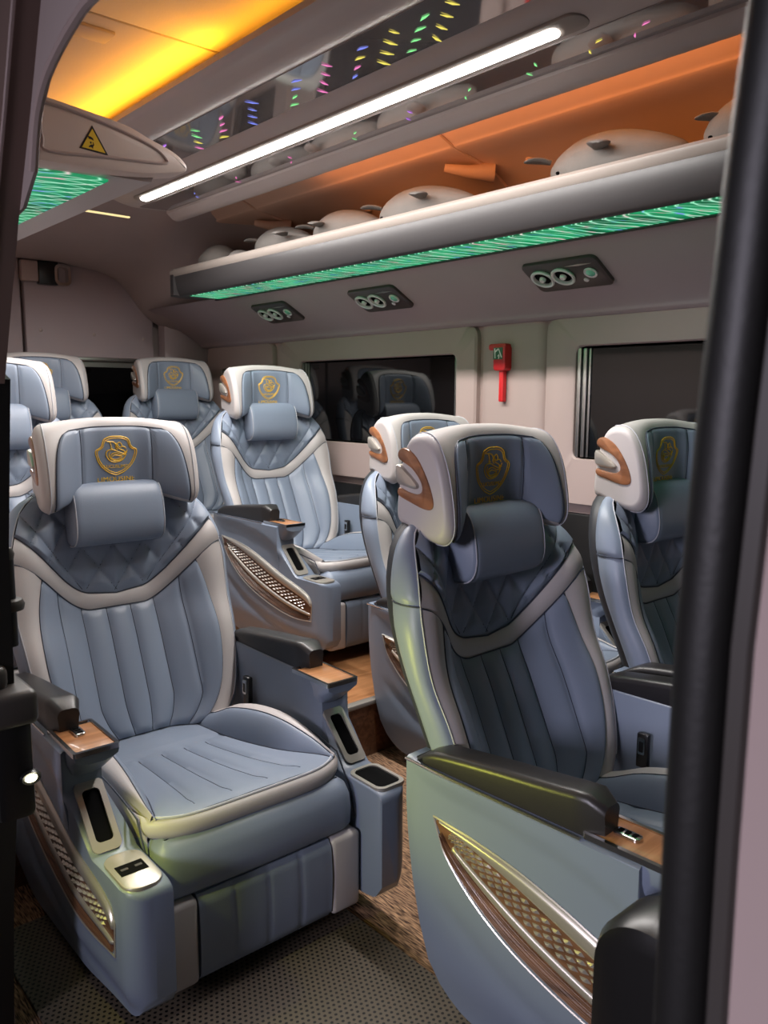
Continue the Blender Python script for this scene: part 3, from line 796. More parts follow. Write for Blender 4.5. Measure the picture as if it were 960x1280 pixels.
# ---- cushion
ZC = [(-.76, .392), (-.72, .404), (-.65, .400), (-.50, .376), (-.30, .350), (-.10, .330)]
HB = [(-.74, .0), (-.69, .008), (-.62, .030), (-.50, .062), (-.38, .074), (-.26, .062), (-.17, .030), (-.10, .02)]
XI = [(-.72, .226), (-.66, .212), (-.56, .187), (-.44, .166), (-.30, .150), (-.10, .145)]
XG = [(-.72, .2275), (-.66, .226), (-.56, .218), (-.44, .207), (-.30, .192), (-.10, .180)]
def zc(y): return itp(ZC, y)
def fy(u, y): return y+0.040*abs(u)**6*sst(-.35, -.70, y)
def pad():
    R = []; ns = [-1, -.62, -.21, .21, .62, 1]
    cols = []
    for i in range(5):
        for k in range(7): cols.append((i, k/7))
    cols.append((4, 1.0))
    for j in range(41):
        y = lerp(-0.10, -0.712, j/40); row = []
        for i, f in cols:
            u = lerp(ns[i], ns[i+1], f); x = u*itp(XI, y)
            am = sst(-.27, -.30, y)*(1-sst(-.62, -.68, y)*0.9)
            z = zc(y)-0.009*am*(abs(2*f-1)**3)*(0 if (i == 0 and f < .5) or (i == 4 and f > .5) else 1)
            z -= 0.007*math.exp(-((y+0.275)/0.008)**2)
            z += 0.007*(1-u**4)*0.6
            row.append((x, fy(u*itp(XI, y)/0.24, y), z))
        R.append(row)
    return MB().rows(R)
def hump(sg):
    R = []
    for j in range(31):
        y = lerp(-0.12, -0.712, j/30); a, b = itp(XI, y), itp(XG, y); row = []
        for k in range(9):
            f = k/8; x = lerp(a, b, f); h = itp(HB, y)
            z = zc(y)+h*math.sin(f*PI/2)**0.9-0.004*(1-min(1, f*5))
            row.append((sg*x, fy(x/0.24, y), z))
        R.append(row)
    return MB().rows(R)
def bolstop(sg):
    R = []
    for j in range(33):
        y = lerp(-0.12, -0.714, j/32); b = itp(XG, y); h = itp(HB, y); row = []
        z0 = zc(y)+h
        for f, dz in ((0, 0), (.2, .004), (.5, .005), (.8, .001), (1.0, -.008)):
            x = lerp(b, 0.234+0.013*sst(-.70, -.58, y), f); row.append((sg*x, fy(x/0.24, y), z0+dz))
        for z in (0.5, 0.25, 0.0): row.append((sg*(0.239+0.013*sst(-.70, -.58, y)), fy(1.0, y), lerp(0.335, z0-0.012, z)))
        R.append(row)
    return MB().rows(R)
def frontpath(n=24, hw=0.228):
    pts = []
    for k in range(n+1):
        u = -1+2*k/n; pts.append((u*hw, fy(u, -0.712)))
    return pts
def cband():
    R = []
    prof = ((0.0, .403), (.010, .400), (.016, .390), (.017, .378), (.013, .366), (.0, .357))
    path = [(-.2500, -.600), (-.2440, -.640), (-.2360, -.664)]+frontpath(40)+[(.2360, -.664), (.2440, -.640), (.2500, -.600)]
    tp = {0: 0.05, 1: .45, 2: .85}
    for i, (x, y) in enumerate(path):
        nx = 0; 
        a = Vector(path[max(i-1, 0)]); b = Vector(path[min(i+1, len(path)-1)]); t = (b-a).normalized(); nrm = Vector((t.y, -t.x))
        k_ = tp.get(min(i, len(path)-1-i), 1.0)
        R.append([(x+nrm.x*d*k_, y+nrm.y*d*k_, .403-(.403-z)*k_) for d, z in prof])
    return MB().rows(R)
def cpipe():
    mb = MB(); mb.tube([(x, y-0.002, 0.4045) for x, y in frontpath(30)], 0.0030, 6)
    return mb
def cseam():
    mb = MB()
    for un_ in (-.62, -.21, .21, .62):
        mb.tube([(un_*itp(XI, y), fy(un_*itp(XI, y)/0.24, y), zc(y)-0.0088*sst(-.27, -.30, y)*(1-sst(-.62, -.68, y)*0.9)+0.0042*(1-un_**4)) for y in [lerp(-.29, -.68, k/20) for k in range(21)]], 0.0011, 4)
    mb.tube([(u*.15, -.275, zc(-.275)-0.0065+0.0042*(1-u**4)) for u in [-1+2*k/20 for k in range(21)]], 0.0011, 4)
    for sg in (-1, 1):
        mb.tube([(sg*itp(XI, y), fy(itp(XI, y)/0.24, y), zc(y)+0.0005) for y in [lerp(-.13, -.70, k/24) for k in range(25)]], 0.0014, 5)
        mb.tube([(sg*itp(XG, y), fy(itp(XG, y)/0.24, y), zc(y)+itp(HB, y)+0.0005) for y in [lerp(-.15, -.70, k/24) for k in range(25)]], 0.0016, 5)
        mb.tube([(sg*0.2535, y, zc(y)+itp(HB, y)-0.014) for y in [lerp(-.15, -.66, k/20) for k in range(21)]]+[(sg*0.2545, -.69, .36), (sg*0.2555, -.715, .32), (sg*0.2560, -.728, .262)], 0.0022, 5)
    return mb
def cbase():
    prof = ((-.16, .300), (-.060, .358), (-.030, .366), (-.010, .350), (.0, .325), (.004, .290), (.002, .258), (-.008, .247), (-.05, .247))
    path = []
    for p in [(-.25, -.13), (-.25, -.40), (-.25, -.66)]: path.append(p)
    for k in range(7):
        a = math.radians(180+90*k/6); path.append((-.205+.045*math.cos(a), -.700+.045*math.sin(a)))
    for k in range(1, 8): path.append((lerp(-.205, .205, k/8), -.745-0.006*math.sin(PI*k/8)))
    for k in range(7):
        a = math.radians(270+90*k/6); path.append((.205+.045*math.cos(a), -.700+.045*math.sin(a)))
    for p in [(.25, -.66), (.25, -.40), (.25, -.13)]: path.append(p)
    R = []
    for i, q in enumerate(path):
        a = Vector(path[max(i-1, 0)]); b = Vector(path[min(i+1, len(path)-1)]); t = (b-a).normalized(); nrm = Vector((t.y, -t.x))
        R.append([(q[0]+nrm.x*d, q[1]+nrm.y*d, z) for d, z in prof])
    return MB().rows(R)
def frest():
    mb = MB(); n = 48
    def f(u, v):
        x = lerp(-.168, .168, u); k = (u*4) % 1.0
        y = -0.752+0.003*(abs(2*k-1)**8)*(1 if 0.02 < u < 0.98 else 0)-0.006*math.sin(PI*v)
        z = lerp(.052, .243, v)
        if v < 0.05: y += 0.012
        if v > 0.95: y += 0.010
        return (x, y, z)
    mb.grid(f, 48, 14); mb.box(-.168, .168, -.742, -.69, .052, .242)
    return mb
def fstrip(sg): return MB().box(min(sg*.1695, sg*.252), max(sg*.1695, sg*.252), -.757, -.69, .052, .243, .012, 3)
def under(): return MB().box(-.25, .25, -.69, -.10, .055, .25, .01)
def pedestal(): return MB().box(-.20, .20, -.62, -.14, 0.0, .06, .004)
# ---- side consoles
def ctop(y): return itp([(-.830, .330), (-.827, .339), (-.818, .346), (-.80, .350), (-.70, .351), (-.660, .353)], y) if y < -.66 else (lerp(.353, .455, (y+.66)/(.66-.558)) if y < -.558 else .5405)
def cbot(y):
    return itp([(-.830, .125), (-.80, .088), (-.60, .070), (-.32, .050), (-.20, .052), (-.135, .090), (-.10, .160), (-.064, .280), (-.040, .380), (-.033, .455)], y)
YC = [-.830, -.8295, -.828, -.8255, -.822, -.816, -.808, -.798, -.785, -.77, -.74, -.71, -.685, -.664, -.645, -.62, -.60, -.575, -.5585, -.5575]+[lerp(-.54, -.06, k/20) for k in range(21)]+[-.05, -.043, -.037, -.033]
def crease(y): return itp([(-.57, .42), (-.52, .465), (-.40, .498), (-.25, .514), (-.10, .523), (-.03, .527)], y)
def outx(y, z):
    x = 0.357-0.012*sst(-.56, -.74, y)
    x -= 0.010*sst(-.075, -.033, y)
    if y < -.785: x -= 0.045-math.sqrt(max(0.0, 0.045**2-(y+.785)**2))
    if y > -.56:
        c = crease(y); x += 0.0085*sst(c-0.008, c+0.005, z)*sst(-.04, -.16, y)
    x -= 0.016*sst(.16, .05, z)
    low = itp([(-.83, .10), (-.70, .105), (-.50, .135), (-.30, .19), (-.15, .27)], y)
    x -= 0.006*math.exp(-((z-low)/0.018)**2)*sst(-.10, -.2, y)
    return x
def cinner(y): return lerp(0.257, 0.286, sst(-.66, -.54, y))
def console(sg):
    R = []; n = 30
    for y in YC:
        b, t = cbot(y), ctop(y); row = []
        for k in range(n+1):
            z = lerp(b, t, k/n); row.append((sg*outx(y, z), y, z))
        r_ = 0.010
        row.append((sg*(outx(y, t)-0.006), y, t+0.004)); xi = cinner(y)
        row.append((sg*(xi+0.004), y, t+0.004)); row.append((sg*xi, y, t)); row.append((sg*xi, y, b))
        R.append(row)
    return MB().rows(R, True, True)
def armtip(sg):
    R = []
    for y, z0, z1, x0, x1 in ((-.47, .43, .548, .287, .352), (-.515, .45, .549, .284, .354), (-.545, .474, .550, .274, .3565), (-.575, .498, .550, .266, .357), (-.603, .520, .550, .263, .357), (-.612, .527, .549, .264, .356)):
        R.append([(sg*x0, y, z1), (sg*(x0+.003), y, lerp(z0, z1, .45)), (sg*(x0+.014), y, z0+.004), (sg*(x0+.03), y, z0), (sg*(x1-.03), y, z0), (sg*(x1-.014), y, z0+.004), (sg*(x1-.002), y, lerp(z0, z1, .45)), (sg*x1, y, z1)])
    return MB().rows(R, True, True)
def woodplate(sg):
    a, b = sorted((sg*.270, sg*.350)); return MB().box(a, b, -.604, -.465, .5500, .5550, .002)
def chromeframe(sg):
    f = lambda a, b, d: (sg*a, b, d)
    mb = MB().ringframe(rrect(.262, .3585, -.613, -.450, .006), rrect(.2695, .3505, -.605, -.455, .004), f, .5465, .5565)
    mb.tube([(sg*(0.3570+0.0055*sst(-.04, -.16, y)), y, .5445) for y in [lerp(-.45, -.040, k/14) for k in range(15)]], 0.0028, 6)
    return mb
def armpad(sg):
    R = []; N = 15
    for k in range(N+1):
        f = k/N; y = lerp(-.055, -.482, f)
        zt = itp([(0, .562), (.1, .576), (.4, .594), (.75, .610), (.93, .618), (1, .612)], f); zb = .5440
        e = 0.0 if 0 < k < N else 0.010
        x0, x1 = .288+e, .354-e; zt -= e; zb += e*.4; ring = []
        for cx, cz, a0 in ((x1-.014, zt-.014, 0), (x0+.014, zt-.014, 90)):
            for q in range(5):
                a = math.radians(a0+90*q/4); ring.append((cx+.014*math.cos(a), cz+.014*math.sin(a)*(1 if zt-zb > .03 else .5)))
        ring += [(x0+.004, zb), (x1-.004, zb)]
        R.append([(sg*a, y, b) for a, b in ring])
    return MB().rows(R, True, True)
def slant(sg):
    # frame on the slanted face between the arm and the box
    p0 = Vector((-.561, .4525)); p1 = Vector((-.657, .358)); ax = (p1-p0).normalized(); nm = Vector((ax.y, -ax.x))
    if nm.x > 0: nm = -nm
    L_ = (p1-p0).length
    def f(a, b, d):
        q = p0+ax*b*L_+nm*d; return (sg*a, q.x, q.y+0.004)
    return f, L_
def slotframe(sg):
    f, L_ = slant(sg); g = lambda a, b, d: f(a, b/L_, d)
    return MB().ringframe(rrect(.285, .345, -.012, L_+.006, .014), rrect(.297, .333, .008, L_-.014, .010), g, -.004, .006)
def slothole(sg):
    f, L_ = slant(sg); g = lambda a, b, d: f(a, b/L_, d)
    return MB().prism(rrect(.296, .334, .007, L_-.013, .010), g, -.004, .0015)
def usbplate(sg): return MB().prism(rrect(.262, .341, -.818, -.678, .030), lambda a, b, d: (sg*a, b, d), .350, .3585, .004)
def usbport(sg):
    return MB().box(min(sg*.276, sg*.330), max(sg*.276, sg*.330), -.765, -.728, .3580, .3598)
def usbtongue(sg):
    mb = MB()
    for x in (.289, .317): mb.box(min(sg*(x-.007), sg*(x+.007)), max(sg*(x-.007), sg*(x+.007)), -.750, -.743, .3596, .3608)
    return mb
def cuprim(sg): return MB().ringframe(rrect(.262, .348, -.815, -.690, .022), rrect(.271, .339, -.806, -.699, .018), lambda a, b, d: (sg*a, b, d), .350, .3595)
def cuphole(sg): return MB().prism(rrect(.270, .340, -.807, -.698, .018), lambda a, b, d: (sg*a, b, d), .3505, .3560)
# trim insert on the outer face
UU = [(-.120, .452), (-.170, .449), (-.22, .445), (-.32, .430), (-.42, .404), (-.52, .371), (-.64, .333), (-.735, .298), (-.762, .268)]
LL = [(-.120, .452), (-.135, .415), (-.155, .380), (-.215, .325), (-.30, .275), (-.41, .236), (-.53, .208), (-.66, .190), (-.757, .196)]
US = [tuple(p) for p in spline(UU, 5)]; LS = [tuple(p) for p in spline(LL, 5)]
def ins(s, f):
    k = s*(len(US)-1); i = min(int(k), len(US)-2); t = k-i
    a = Vector(US[i]).lerp(Vector(US[i+1]), t); b = Vector(LS[i]).lerp(Vector(LS[i+1]), t); return a.lerp(b, f)
def strip(sg, f0, f1, s0, s1, h, bulge=0.0, n=40, m=6, ribs=0):
    def f(u, v):
        s = lerp(s0, s1, u); p = ins(s, lerp(f0, f1, v)); b = 1-(2*v-1)**2
        x = outx(p.x, p.y)+h+bulge*b
        if ribs: x += 0.0014*math.sin(v*ribs*2*PI)
        if v in (0, 1) or u in (0, 1): x = outx(p.x, p.y)-0.002
        return (sg*x, p.x, p.y)
    return MB().grid(f, n, m)
def insedge(sg):
    pts = [ins(k/40, 0) for k in range(41)]+[ins(1, k/6) for k in range(1, 6)]+[ins(1-k/40, 1) for k in range(40)]
    return MB().tube([(sg*(outx(p.x, p.y)+.001), p.x, p.y) for p in pts], 0.0022, 5, True)
def studpos():
    out = []
    for r in range(4):
        for k in range(26):
            s = 0.16+0.74*(k+0.5*(r % 2))/26; out.append((s, 0.275+0.072*r+0.025))
    return out
def stud(sg, s, f):
    c = ins(s, f); a = ins(s-0.013, f+0.012); b = ins(s+0.013, f-0.012); u = ins(s, f-0.034); d = ins(s, f+0.034)
    P = lambda q, h: (sg*(outx(q.x, q.y)+h), q.x, q.y)
    mb = MB(); m_ = [c.lerp(q, .35) for q in (a, u, b, d)]
    mb.rows([[P(q, 0.0) for q in (a, u, b, d)], [P(q, 0.0055) for q in m_]], True, False)
    o = len(mb.v); mb.f.append((4, 5, 6, 7))
    return mb
def studs(sg):
    mb = MB()
    for s, f in studpos():
        t = stud(sg, s, f); mb.add(t.v, t.f)
    return mb
def switch(sg):
    mb = MB(); mb.prism(rrect(-.011, .011, -.024, .024, .008), lambda a, b, d: (sg*(.312+a), -.507+b, d), .5545, .561, .002); return mb
def switchkeys(sg):
    mb = MB()
    for b in (-.013, .0, .013): mb.box(sg*.312-.006, sg*.312+.006, -.507+b-.004, -.507+b+.004, .5605, .5627, .001)
    return mb
def buckle(): return MB().box(.258, .274, -.235, -.205, .385, .47, .004)
def bucklering(): return MB().ringframe(rrect(-.229, -.211, .420, .462, .004), rrect(-.226, -.214, .426, .452, .003), lambda a, b, d: (.2575+d, a, b), 0.0, -.004)

def P_(name, key, fn, m, parent, angle=40):
    return link(name, cached(key, fn, M[m], angle), parent)
SEATGROUP = 'reclining cabin seats'
def seat(loc, label, hshift=0.0, single_studs=False, yaw=0.0):
    t = empty('captain_seat', loc, label, 'seat', SEATGROUP); t.rotation_euler.z = math.radians(yaw)
    b = P_('backrest', 'backrest_flutes', flutes, 'blue', t, 60)
    for sg in (-1, 1):
        P_('grey_stripe', 'back_stripe%d' % sg, lambda: stripe(sg), 'grey', b, 60)
        P_('side_bolster', 'back_side_lo%d' % sg, lambda: bside(sg, .338, .838), 'blue', b, 60)
        P_('shoulder_bolster', 'back_side_hi%d' % sg, lambda: bside(sg, .838, .992), 'blue', b, 60)
    P_('grey_band', 'back_band', band, 'grey', b, 60)
    P_('quilted_yoke', 'back_yoke', yoke, 'blue', b, 70)
    P_('top_panel', 'back_top', btop, 'blue', b, 60)
    P_('back_shell', 'back_shell', bshell, 'shell', b, 60)
    P_('seams', 'back_seams', bseams, 'seam', b)['kind'] = 'stuff'
    for sg in (-1, 1): P_('piping', 'back_piping%d' % sg, lambda: bpipe(sg), 'piping', b)
    h = P_('headrest', 'headrest_rim', hrest, 'grey', t, 70); h.location.x = hshift
    P_('headrest_panel', 'headrest_panel', hpanel, 'blue', h, 70)
    P_('panel_seam', 'headrest_seam', hseams, 'seam', h)['kind'] = 'stuff'
    for sg in (-1, 1): P_('piping', 'headrest_piping%d' % sg, lambda: hpiping(sg), 'piping', h)
    P_('emblem', 'headrest_emblem', emblem, 'gold', h, 60)
    o = link('lettering', textcurve('shield_text', 'LUCUSLIMO', 0.0125), h, (0, ey(0, 1.066)-0.0012, 1.0615)); o.rotation_euler = (math.radians(90), 0, 0)
    o = link('lettering', textcurve('lower_text', 'LIMOUSINE', 0.0205), h, (0, ey(0, 1.030)-0.0012, 1.0235)); o.rotation_euler = (math.radians(87), 0, 0)
    for sg in (-1, 1):
        P_('wood_ornament', 'head_wood%d' % sg, lambda: hwood(sg), 'headwood', h, 35)
        P_('silver_leaf', 'head_leaf%d' % sg, lambda: hleaf(sg), 'silver', h, 35)
    n = P_('neck_pillow', 'neck_pillow', pillow, 'blue', t, 60)
    for sg in (-1, 1): P_('piping', 'pillow_piping%d' % sg, lambda: pillow_pipe(sg), 'piping', n)
    P_('pillow_strap', 'pillow_strap', pillow_neck, 'black', n)
    c = P_('seat_cushion', 'cushion_pad', pad, 'blue', t, 60)
    for sg in (-1, 1):
        P_('cushion_bolster', 'cushion_hump%d' % sg, lambda: hump(sg), 'blue', c, 60)
        P_('grey_stripe', 'cushion_stripe%d' % sg, lambda: bolstop(sg), 'grey', c, 60)
    P_('grey_band', 'cushion_band', cband, 'grey', c, 60)
    P_('piping', 'cushion_piping', cpipe, 'piping', c); P_('seams', 'cushion_seams', cseam, 'seam', c)['kind'] = 'stuff'
    P_('cushion_base', 'cushion_base', cbase, 'blue', c, 60)
    f = P_('footrest', 'footrest_mid', frest, 'blue', t, 40)
    for sg in (-1, 1): P_('grey_strip', 'footrest_strip%d' % sg, lambda: fstrip(sg), 'grey', f, 40)
    P_('seat_frame', 'seat_frame', under, 'shell', t); P_('pedestal', 'seat_pedestal', pedestal, 'plastic', t)
    for sg in (-1, 1):
        k = P_('side_console', 'console%d' % sg, lambda: console(sg), 'panelblue', t, 48)
        P_('arm_tip', 'arm_tip%d' % sg, lambda: armtip(sg), 'panelblue', k, 50)
        P_('arm_pad', 'arm_pad%d' % sg, lambda: armpad(sg), 'black', k, 45)
        P_('wood_plate', 'wood_plate%d' % sg, lambda: woodplate(sg), 'wood', k)
        P_('chrome_frame', 'chrome_frame%d' % sg, lambda: chromeframe(sg), 'chrome', k)
        P_('slot_frame', 'slot_frame%d' % sg, lambda: slotframe(sg), 'silver', k)
        P_('slot_recess', 'slot_recess%d' % sg, lambda: slothole(sg), 'slot', k)
        if sg < 0:
            P_('socket_plate', 'socket_plate', lambda: usbplate(sg), 'silver', k)
            P_('socket', 'socket', lambda: usbport(sg), 'slot', k); P_('socket_tongue', 'socket_tongue', lambda: usbtongue(sg), 'greyplastic', k)['kind'] = 'stuff'
            P_('seat_switch', 'seat_switch', lambda: switch(sg), 'chrome', k); P_('switch_keys', 'switch_keys', lambda: switchkeys(sg), 'slot', k)['kind'] = 'stuff'
        else:
            P_('cup_rim', 'cup_rim', lambda: cuprim(sg), 'silver', k); P_('cup_recess', 'cup_recess', lambda: cuphole(sg), 'slot', k)
        P_('insert_plate', 'insert_plate%d' % sg, lambda: strip(sg, 0.0, 1.0, .02, 1, .0008), 'walnut', k, 60)
        P_('silver_trim', 'insert_trim%d' % sg, lambda: strip(sg, 0.0, .24, .04, 1, .004, .004), 'silver', k, 60)
        P_('silver_trim', 'insert_mid%d' % sg, lambda: strip(sg, .585, .72, .22, .985, .003, .003), 'silver', k, 60)
        P_('ribbed_panel', 'insert_ribs%d' % sg, lambda: strip(sg, .73, .97, .10, .985, .002, 0, 40, 40, 7), 'walnut', k, 60)
        P_('insert_edge', 'insert_edge%d' % sg, lambda: insedge(sg), 'silver', k)
        if single_studs and sg < 0:
            for s, q in studpos(): P_('diamond_stud', 'stud_%.3f_%.3f' % (s, q), lambda: stud(sg, s, q), 'silver', k, 20)
        else:
            o = P_('diamond_studs', 'insert_studs%d' % sg, lambda: studs(sg), 'silver', k, 20); o['kind'] = 'stuff'
    bk = P_('belt_buckle', 'belt_buckle', buckle, 'plastic', t); P_('buckle_ring', 'buckle_ring', bucklering, 'chrome', bk)
    return t
seat((0.916, 2.146, 0), 'light blue seat fully visible on the door side, yellow-green lamp glow on its socket box', 0.012, yaw=-1.4)
seat((1.405, 1.175, 0), 'shadowed blue seat beside the front door post, its patterned side panel towards the doorway', -0.010, True, yaw=2.0)
seat((2.165, 1.178, 0), 'seat beside the front window, half hidden by the black door post seal', -0.01)
seat((2.138, 2.146, 0), 'seat directly behind the shadowed seat, mostly hidden, under the red hammer')
seat((2.140, 3.215, 0.205), 'pale blue window seat on the raised wooden floor, below the middle window')
seat((0.911, 3.215, 0.205), 'seat cut by the dark door pillar, directly behind the large door side seat')
seat((1.440, 4.235, 0.277), 'rear row seat, emblem half covered by the pillar-side seat in front of it')
seat((2.172, 4.235, 0.277), 'rear row seat in the window side corner beside the dark rear door glass')

# ================================================================== small things
# perforated mat in the doorway
mt = MB().box(0.46, 1.150, -0.10, 1.90, 0.001, 0.010, 0.003)
tag(link('floor_mat', mt.mesh('floor_mat', M['mat'])), 'dark perforated rubber mat on the floor of the doorway', 'mat')
# reading lamp panels on the duct cover
pu = Vector((0.335, 0, -0.189)).normalized(); pv = Vector((0, -1, 0)); pn = pu.cross(pv)
if pn.x > 0: pn = -pn
def reader(c, label):
    ctr = Vector(c)
    fn = lambda a, b, d: tuple(Vector((0, 0, 0))+pv*a+pu*b+pn*d)
    t = empty('reading_panel', tuple(ctr), label, 'lamp panel', 'air vent and reading lamp panels')
    part('face_plate', MB().prism(rrect(-.150, .150, -.076, .076, .022), fn, -.03, .010, .004), M['vent'], t)
    for a in (-.095, -.010):
        f2 = lambda x, y, d, a=a: fn(a+x, y-.002, d)
        v = part('air_vent', MB().lathe([(.030, .004), (.042, .010), (.044, .016), (.040, .020), (.034, .018), (.032, .010)], f2, 28), M['ventring'], t)
        part('vent_core', MB().lathe([(.033, .009), (.020, .0125), (.013, .0125), (.013, .012)], f2, 24), M['slot'], v)
        part('vent_knob', MB().lathe([(.012, .010), (.011, .020), (.008, .023), (.003, .022)], f2, 16), M['ventring'], v)
    f3 = lambda x, y, d: fn(.100+x, y-.004, d)
    l = part('reading_lamp', MB().lathe([(.020, .008), (.024, .012), (.023, .017), (.019, .015)], f3, 20), M['ventring'], t)
    part('lamp_lens', MB().lathe([(.019, .012), (.014, .018), (.006, .021), (.001, .022)], f3, 16), M['lens'], l)
    part('call_button', MB().lathe([(.010, .008), (.009, .013), (.004, .014)], lambda x, y, d: fn(.062+x, y+.032, d), 14), M['ventring'], t)
    part('label_line', MB().prism([(.02, -.047), (.075, -.052), (.125, -.047), (.075, -.043)], fn, .0095, .0112), M['alu'], t)
    return t
reader((2.322, 1.705, 1.6750), 'dark air vent and lamp panel above the hammer, largest of the three')
reader((2.322, 2.665, 1.6750), 'dark air vent and lamp panel above the middle window')
reader((2.322, 3.438, 1.6750), 'dark air vent and lamp panel under the rear end of the luggage shelf')
# emergency hammer
hm = empty('emergency_hammer', (2.541, 2.15, 1.26), 'red emergency hammer in its holder on the post between the windows', 'hammer')
part('holder', MB().prism(rrect(-.030, .034, .105, .205, .014), lambda a, b, d: (-d, a, b), 0.0, .040, .008), M['red'], hm)
part('hammer_head', MB().prism(rrect(-.030, .062, .186, .212, .010), lambda a, b, d: (-d, a, b), .006, .036, .006), M['red'], hm)
part('handle', MB().prism(rrect(-.011, .013, -.018, .115, .006), lambda a, b, d: (-d, a, b), .006, .026, .005), M['red'], hm)
lb = part('label', MB().box(-.0412, -.0398, -.018, .030, .150, .196), M['green'], hm)
wm = MB()
fl2_ = lambda a, b, d: (-d, a, b)
for poly in ([(.026, .193), (.020, .193), (.018, .154), (.022, .154)], [(.022, .182), (.020, .176), (.002, .188), (.004, .194)], [(.006, .193), (.000, .190), (-.016, .158), (-.011, .155)], [(-.002, .172), (-.006, .176), (.006, .160), (.008, .163)], [(.000, .168), (-.003, .165), (.000, .152), (.004, .153)]):
    wm.prism(poly, fl2_, .0412, .0418)
part('pictogram', wm, M['white'], lb)
# warning triangle on the end cap
ws = empty('warning_sticker', (0.74, 1.842, 1.82), 'yellow warning triangle sticker on the beige overhead end cap', 'sticker')
fs = lambda a, b, d: (a, -d, b)
tri = [(.016, .040), (-.028, -.022), (.062, -.022)]
tri = [(0.021, .030), (-.010, -.0235), (.0555, -.0275)]
part('border', MB().prism(tri, fs, -.001, .0006), M['blackprint'], ws)
cx_, cy_ = [sum(p[i] for p in tri)/3 for i in (0, 1)]
part('yellow_face', MB().prism([(cx_+(a-cx_)*.80, cy_+(b-cy_)*.80) for a, b in tri], fs, 0, .0010), M['yellow'], ws)
pg = MB()
def sc(p): return [(.0215+(a-480)/12000*0.97, -.0065-(b-480)/11800) for a, b in p]
for poly in ([(335, 335), (430, 345), (485, 375), (500, 430), (440, 405), (375, 405)],
             [(395, 470), (425, 465), (440, 495), (425, 520), (400, 510)], [(465, 460), (490, 480), (512, 540), (480, 570), (470, 640), (440, 600), (400, 600), (350, 620), (365, 580), (420, 540), (470, 535), (480, 515)]):
    pg.prism(sc(poly), fs, .0008, .0014)
part('pictogram', pg, M['blackprint'], ws)
# plush toys on the shelf
def plush(loc, L_, H_, Dp, rz, label, fins=True, fl=(0.15, 0.75)):
    t = empty('plush_toy', loc, label, 'plush toy', 'grey plush toys on the luggage shelf'); t.rotation_euler = (0, 0, rz)
    R = []; n = 20
    for k in range(17):
        f = k/16; e = math.sin(PI*min(1, max(0, f)))**0.55*(1.06-0.38*f)
        if k in (0, 16): e = 0.04
        ring = []
        for j in range(n):
            a = 2*PI*j/n; z = math.sin(a); yy = math.cos(a)
            zz = (0.5+0.5*z*e)*H_ if z > 0 else (0.5+0.5*z*(e**0.45))*H_
            ring.append(((f-.5)*L_, yy*Dp*0.5*e, max(0.0, zz)*(0.78+0.22*e)))
        R.append(ring)
    b = part('body', MB().rows(R, True, True), M['plush'], t, 70)
    def fin(p, dirv, l, w):
        dv = Vector(dirv).normalized(); sd = dv.cross(Vector((0, 0, 1))).normalized(); R2 = []
        nn = sd.cross(dv)
        for f, ww, th in ((0, .55, .5), (.3, .95, .55), (.6, 1.0, .5), (.85, .75, .4), (1, .25, .2)):
            c = Vector(p)+dv*l*f-Vector((0, 0, 0.25*l*f*f))
            R2.append([c+sd*w*.5*ww*math.cos(2*PI*q/10)+nn*0.22*w*th*math.sin(2*PI*q/10) for q in range(10)])
        return MB().rows(R2, True, True)
    if fins:
        part('fin', fin(((fl[0]-.5)*L_, -Dp*.15, H_*.62), (-.6, -.5, .25), .085, .06), M['plush'], t, 70)
        part('fin', fin(((fl[1]-.5)*L_, -Dp*.40, H_*.55), (.5, -.8, .15), .09, .065), M['plush'], t, 70)
        part('eye', MB().lathe([(0, .004), (.004, .003), (.006, -.003)], lambda a, b_, d: ((.22-.5)*L_+a, -Dp*.47-d, H_*.30+b_), 10), M['slot'], t)
    return t
SZ = 1.8535
plush((2.10, 3.62, SZ), .22, .150, .20, PI/2+.5, 'rounded grey plush toy at the rear end of the shelf', False)
plush((2.07, 3.38, SZ+.002), .15, .085, .12, PI/2, 'smallest grey plush toy, between the rounded one and the finned one', False)
plush((2.13, 3.085, SZ), .42, .165, .20, -PI/2, 'grey plush toy third from the rear end of the shelf')
plush((2.13, 2.64, SZ), .42, .165, .20, -PI/2, 'grey plush toy fourth from the rear end of the shelf', True, (.05, .30))
plush((2.12, 2.175, SZ), .48, .170, .22, -PI/2, 'long grey plush toy in the middle of the shelf, in front of the coat peg', True, (.06, .62))
plush((2.13, 1.40, SZ), .46, .185, .24, -PI/2, 'largest grey plush toy, next to the one cut off by the door post', True, (.04, .50))
plush((2.13, 0.985, SZ), .30, .180, .22, -PI/2, 'grey plush toy cut off by the door post at the front of the shelf', True, (.25, .70))
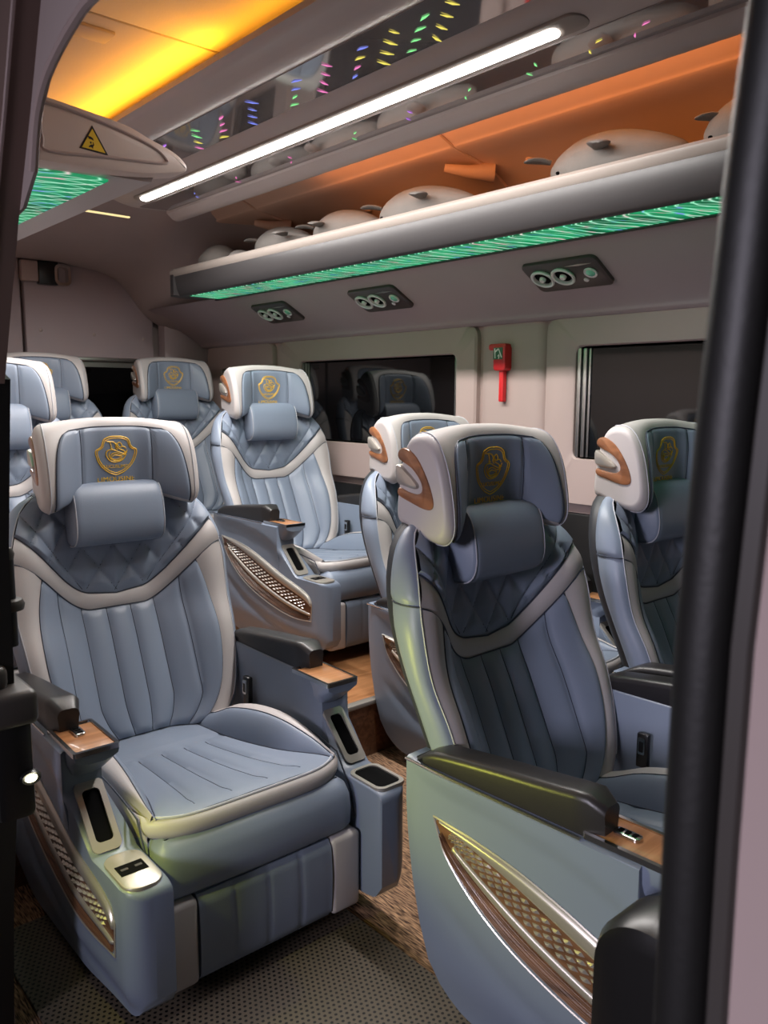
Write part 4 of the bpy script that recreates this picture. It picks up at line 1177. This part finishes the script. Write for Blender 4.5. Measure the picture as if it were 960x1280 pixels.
# round amber lamp above the shelf by the door post
al = empty('amber_lamp', (1.95, .935, 2.10), 'round amber lamp glowing above the front end of the shelf', 'lamp')
part('lamp_ring', MB().lathe([(.020, .012), (.030, .010), (.034, .0), (.034, -.02)], lambda a, b, d: (a, b, -d), 24), M['shelflip'], al)
part('lamp_glass', MB().lathe([(.0, .016), (.015, .013), (.021, .008), (.021, -.005)], lambda a, b, d: (a, b, -d), 20), M['amber'], al)
# latch box with courtesy lamp and belt post at the rear edge of the doorway
lt = empty('door_latch', (.388, 1.42, .545), 'grey and black door latch box with a small bright courtesy lamp beside the left seat', 'latch')
part('housing', MB().box(-.022, .042, -.012, .13, -.02, .185, .012), M['plastic'], lt)
part('cover', MB().box(-.034, .046, -.045, .14, .160, .222, .014, 3), M['greyplastic'], lt)
part('cover_knob', MB().box(-.036, .010, -.01, .07, .215, .262, .016, 3), M['greyplastic'], lt)
part('lamp_rim', MB().lathe([(.010, .002), (.020, .006), (.023, .0), (.023, -.01)], lambda a, b, d: (.032+a*.8, -.014-d, .055+b*.55), 18), M['plastic'], lt)
part('lamp_lens', MB().lathe([(0, .009), (.010, .007), (.015, .001)], lambda a, b, d: (.032+a*.8, -.014-d, .055+b*.55), 16), M['warm'], lt)
bp_ = empty('belt_post', (.42, 1.475, .822), 'black belt post with a grey collar standing behind the latch box', 'belt post')
part('post', MB().tube([(0, 0, 0), (0, 0, .16)], .014, 14), M['plastic'], bp_)
part('collar', MB().lathe([(.015, -.012), (.026, -.010), (.028, .0), (.024, .008), (.015, .010)], lambda a, b, d: (a, b, .075+d), 20), M['greyplastic'], bp_)
part('cap', MB().lathe([(.0, .012), (.012, .010), (.016, .0), (.014, -.01)], lambda a, b, d: (a, b, .165+d), 16), M['greyplastic'], bp_)
# black rounded guard beside the front post
gd = tag(link('entry_guard', MB().prism([tuple(p) for p in rrect(.16, .508, .0, .665, .075, 8)], lambda a, b, d: (d, a, b), .855, .775, .025).mesh('entry_guard', M['plastic'])), 'black rounded guard at the foot of the front door post', 'guard')
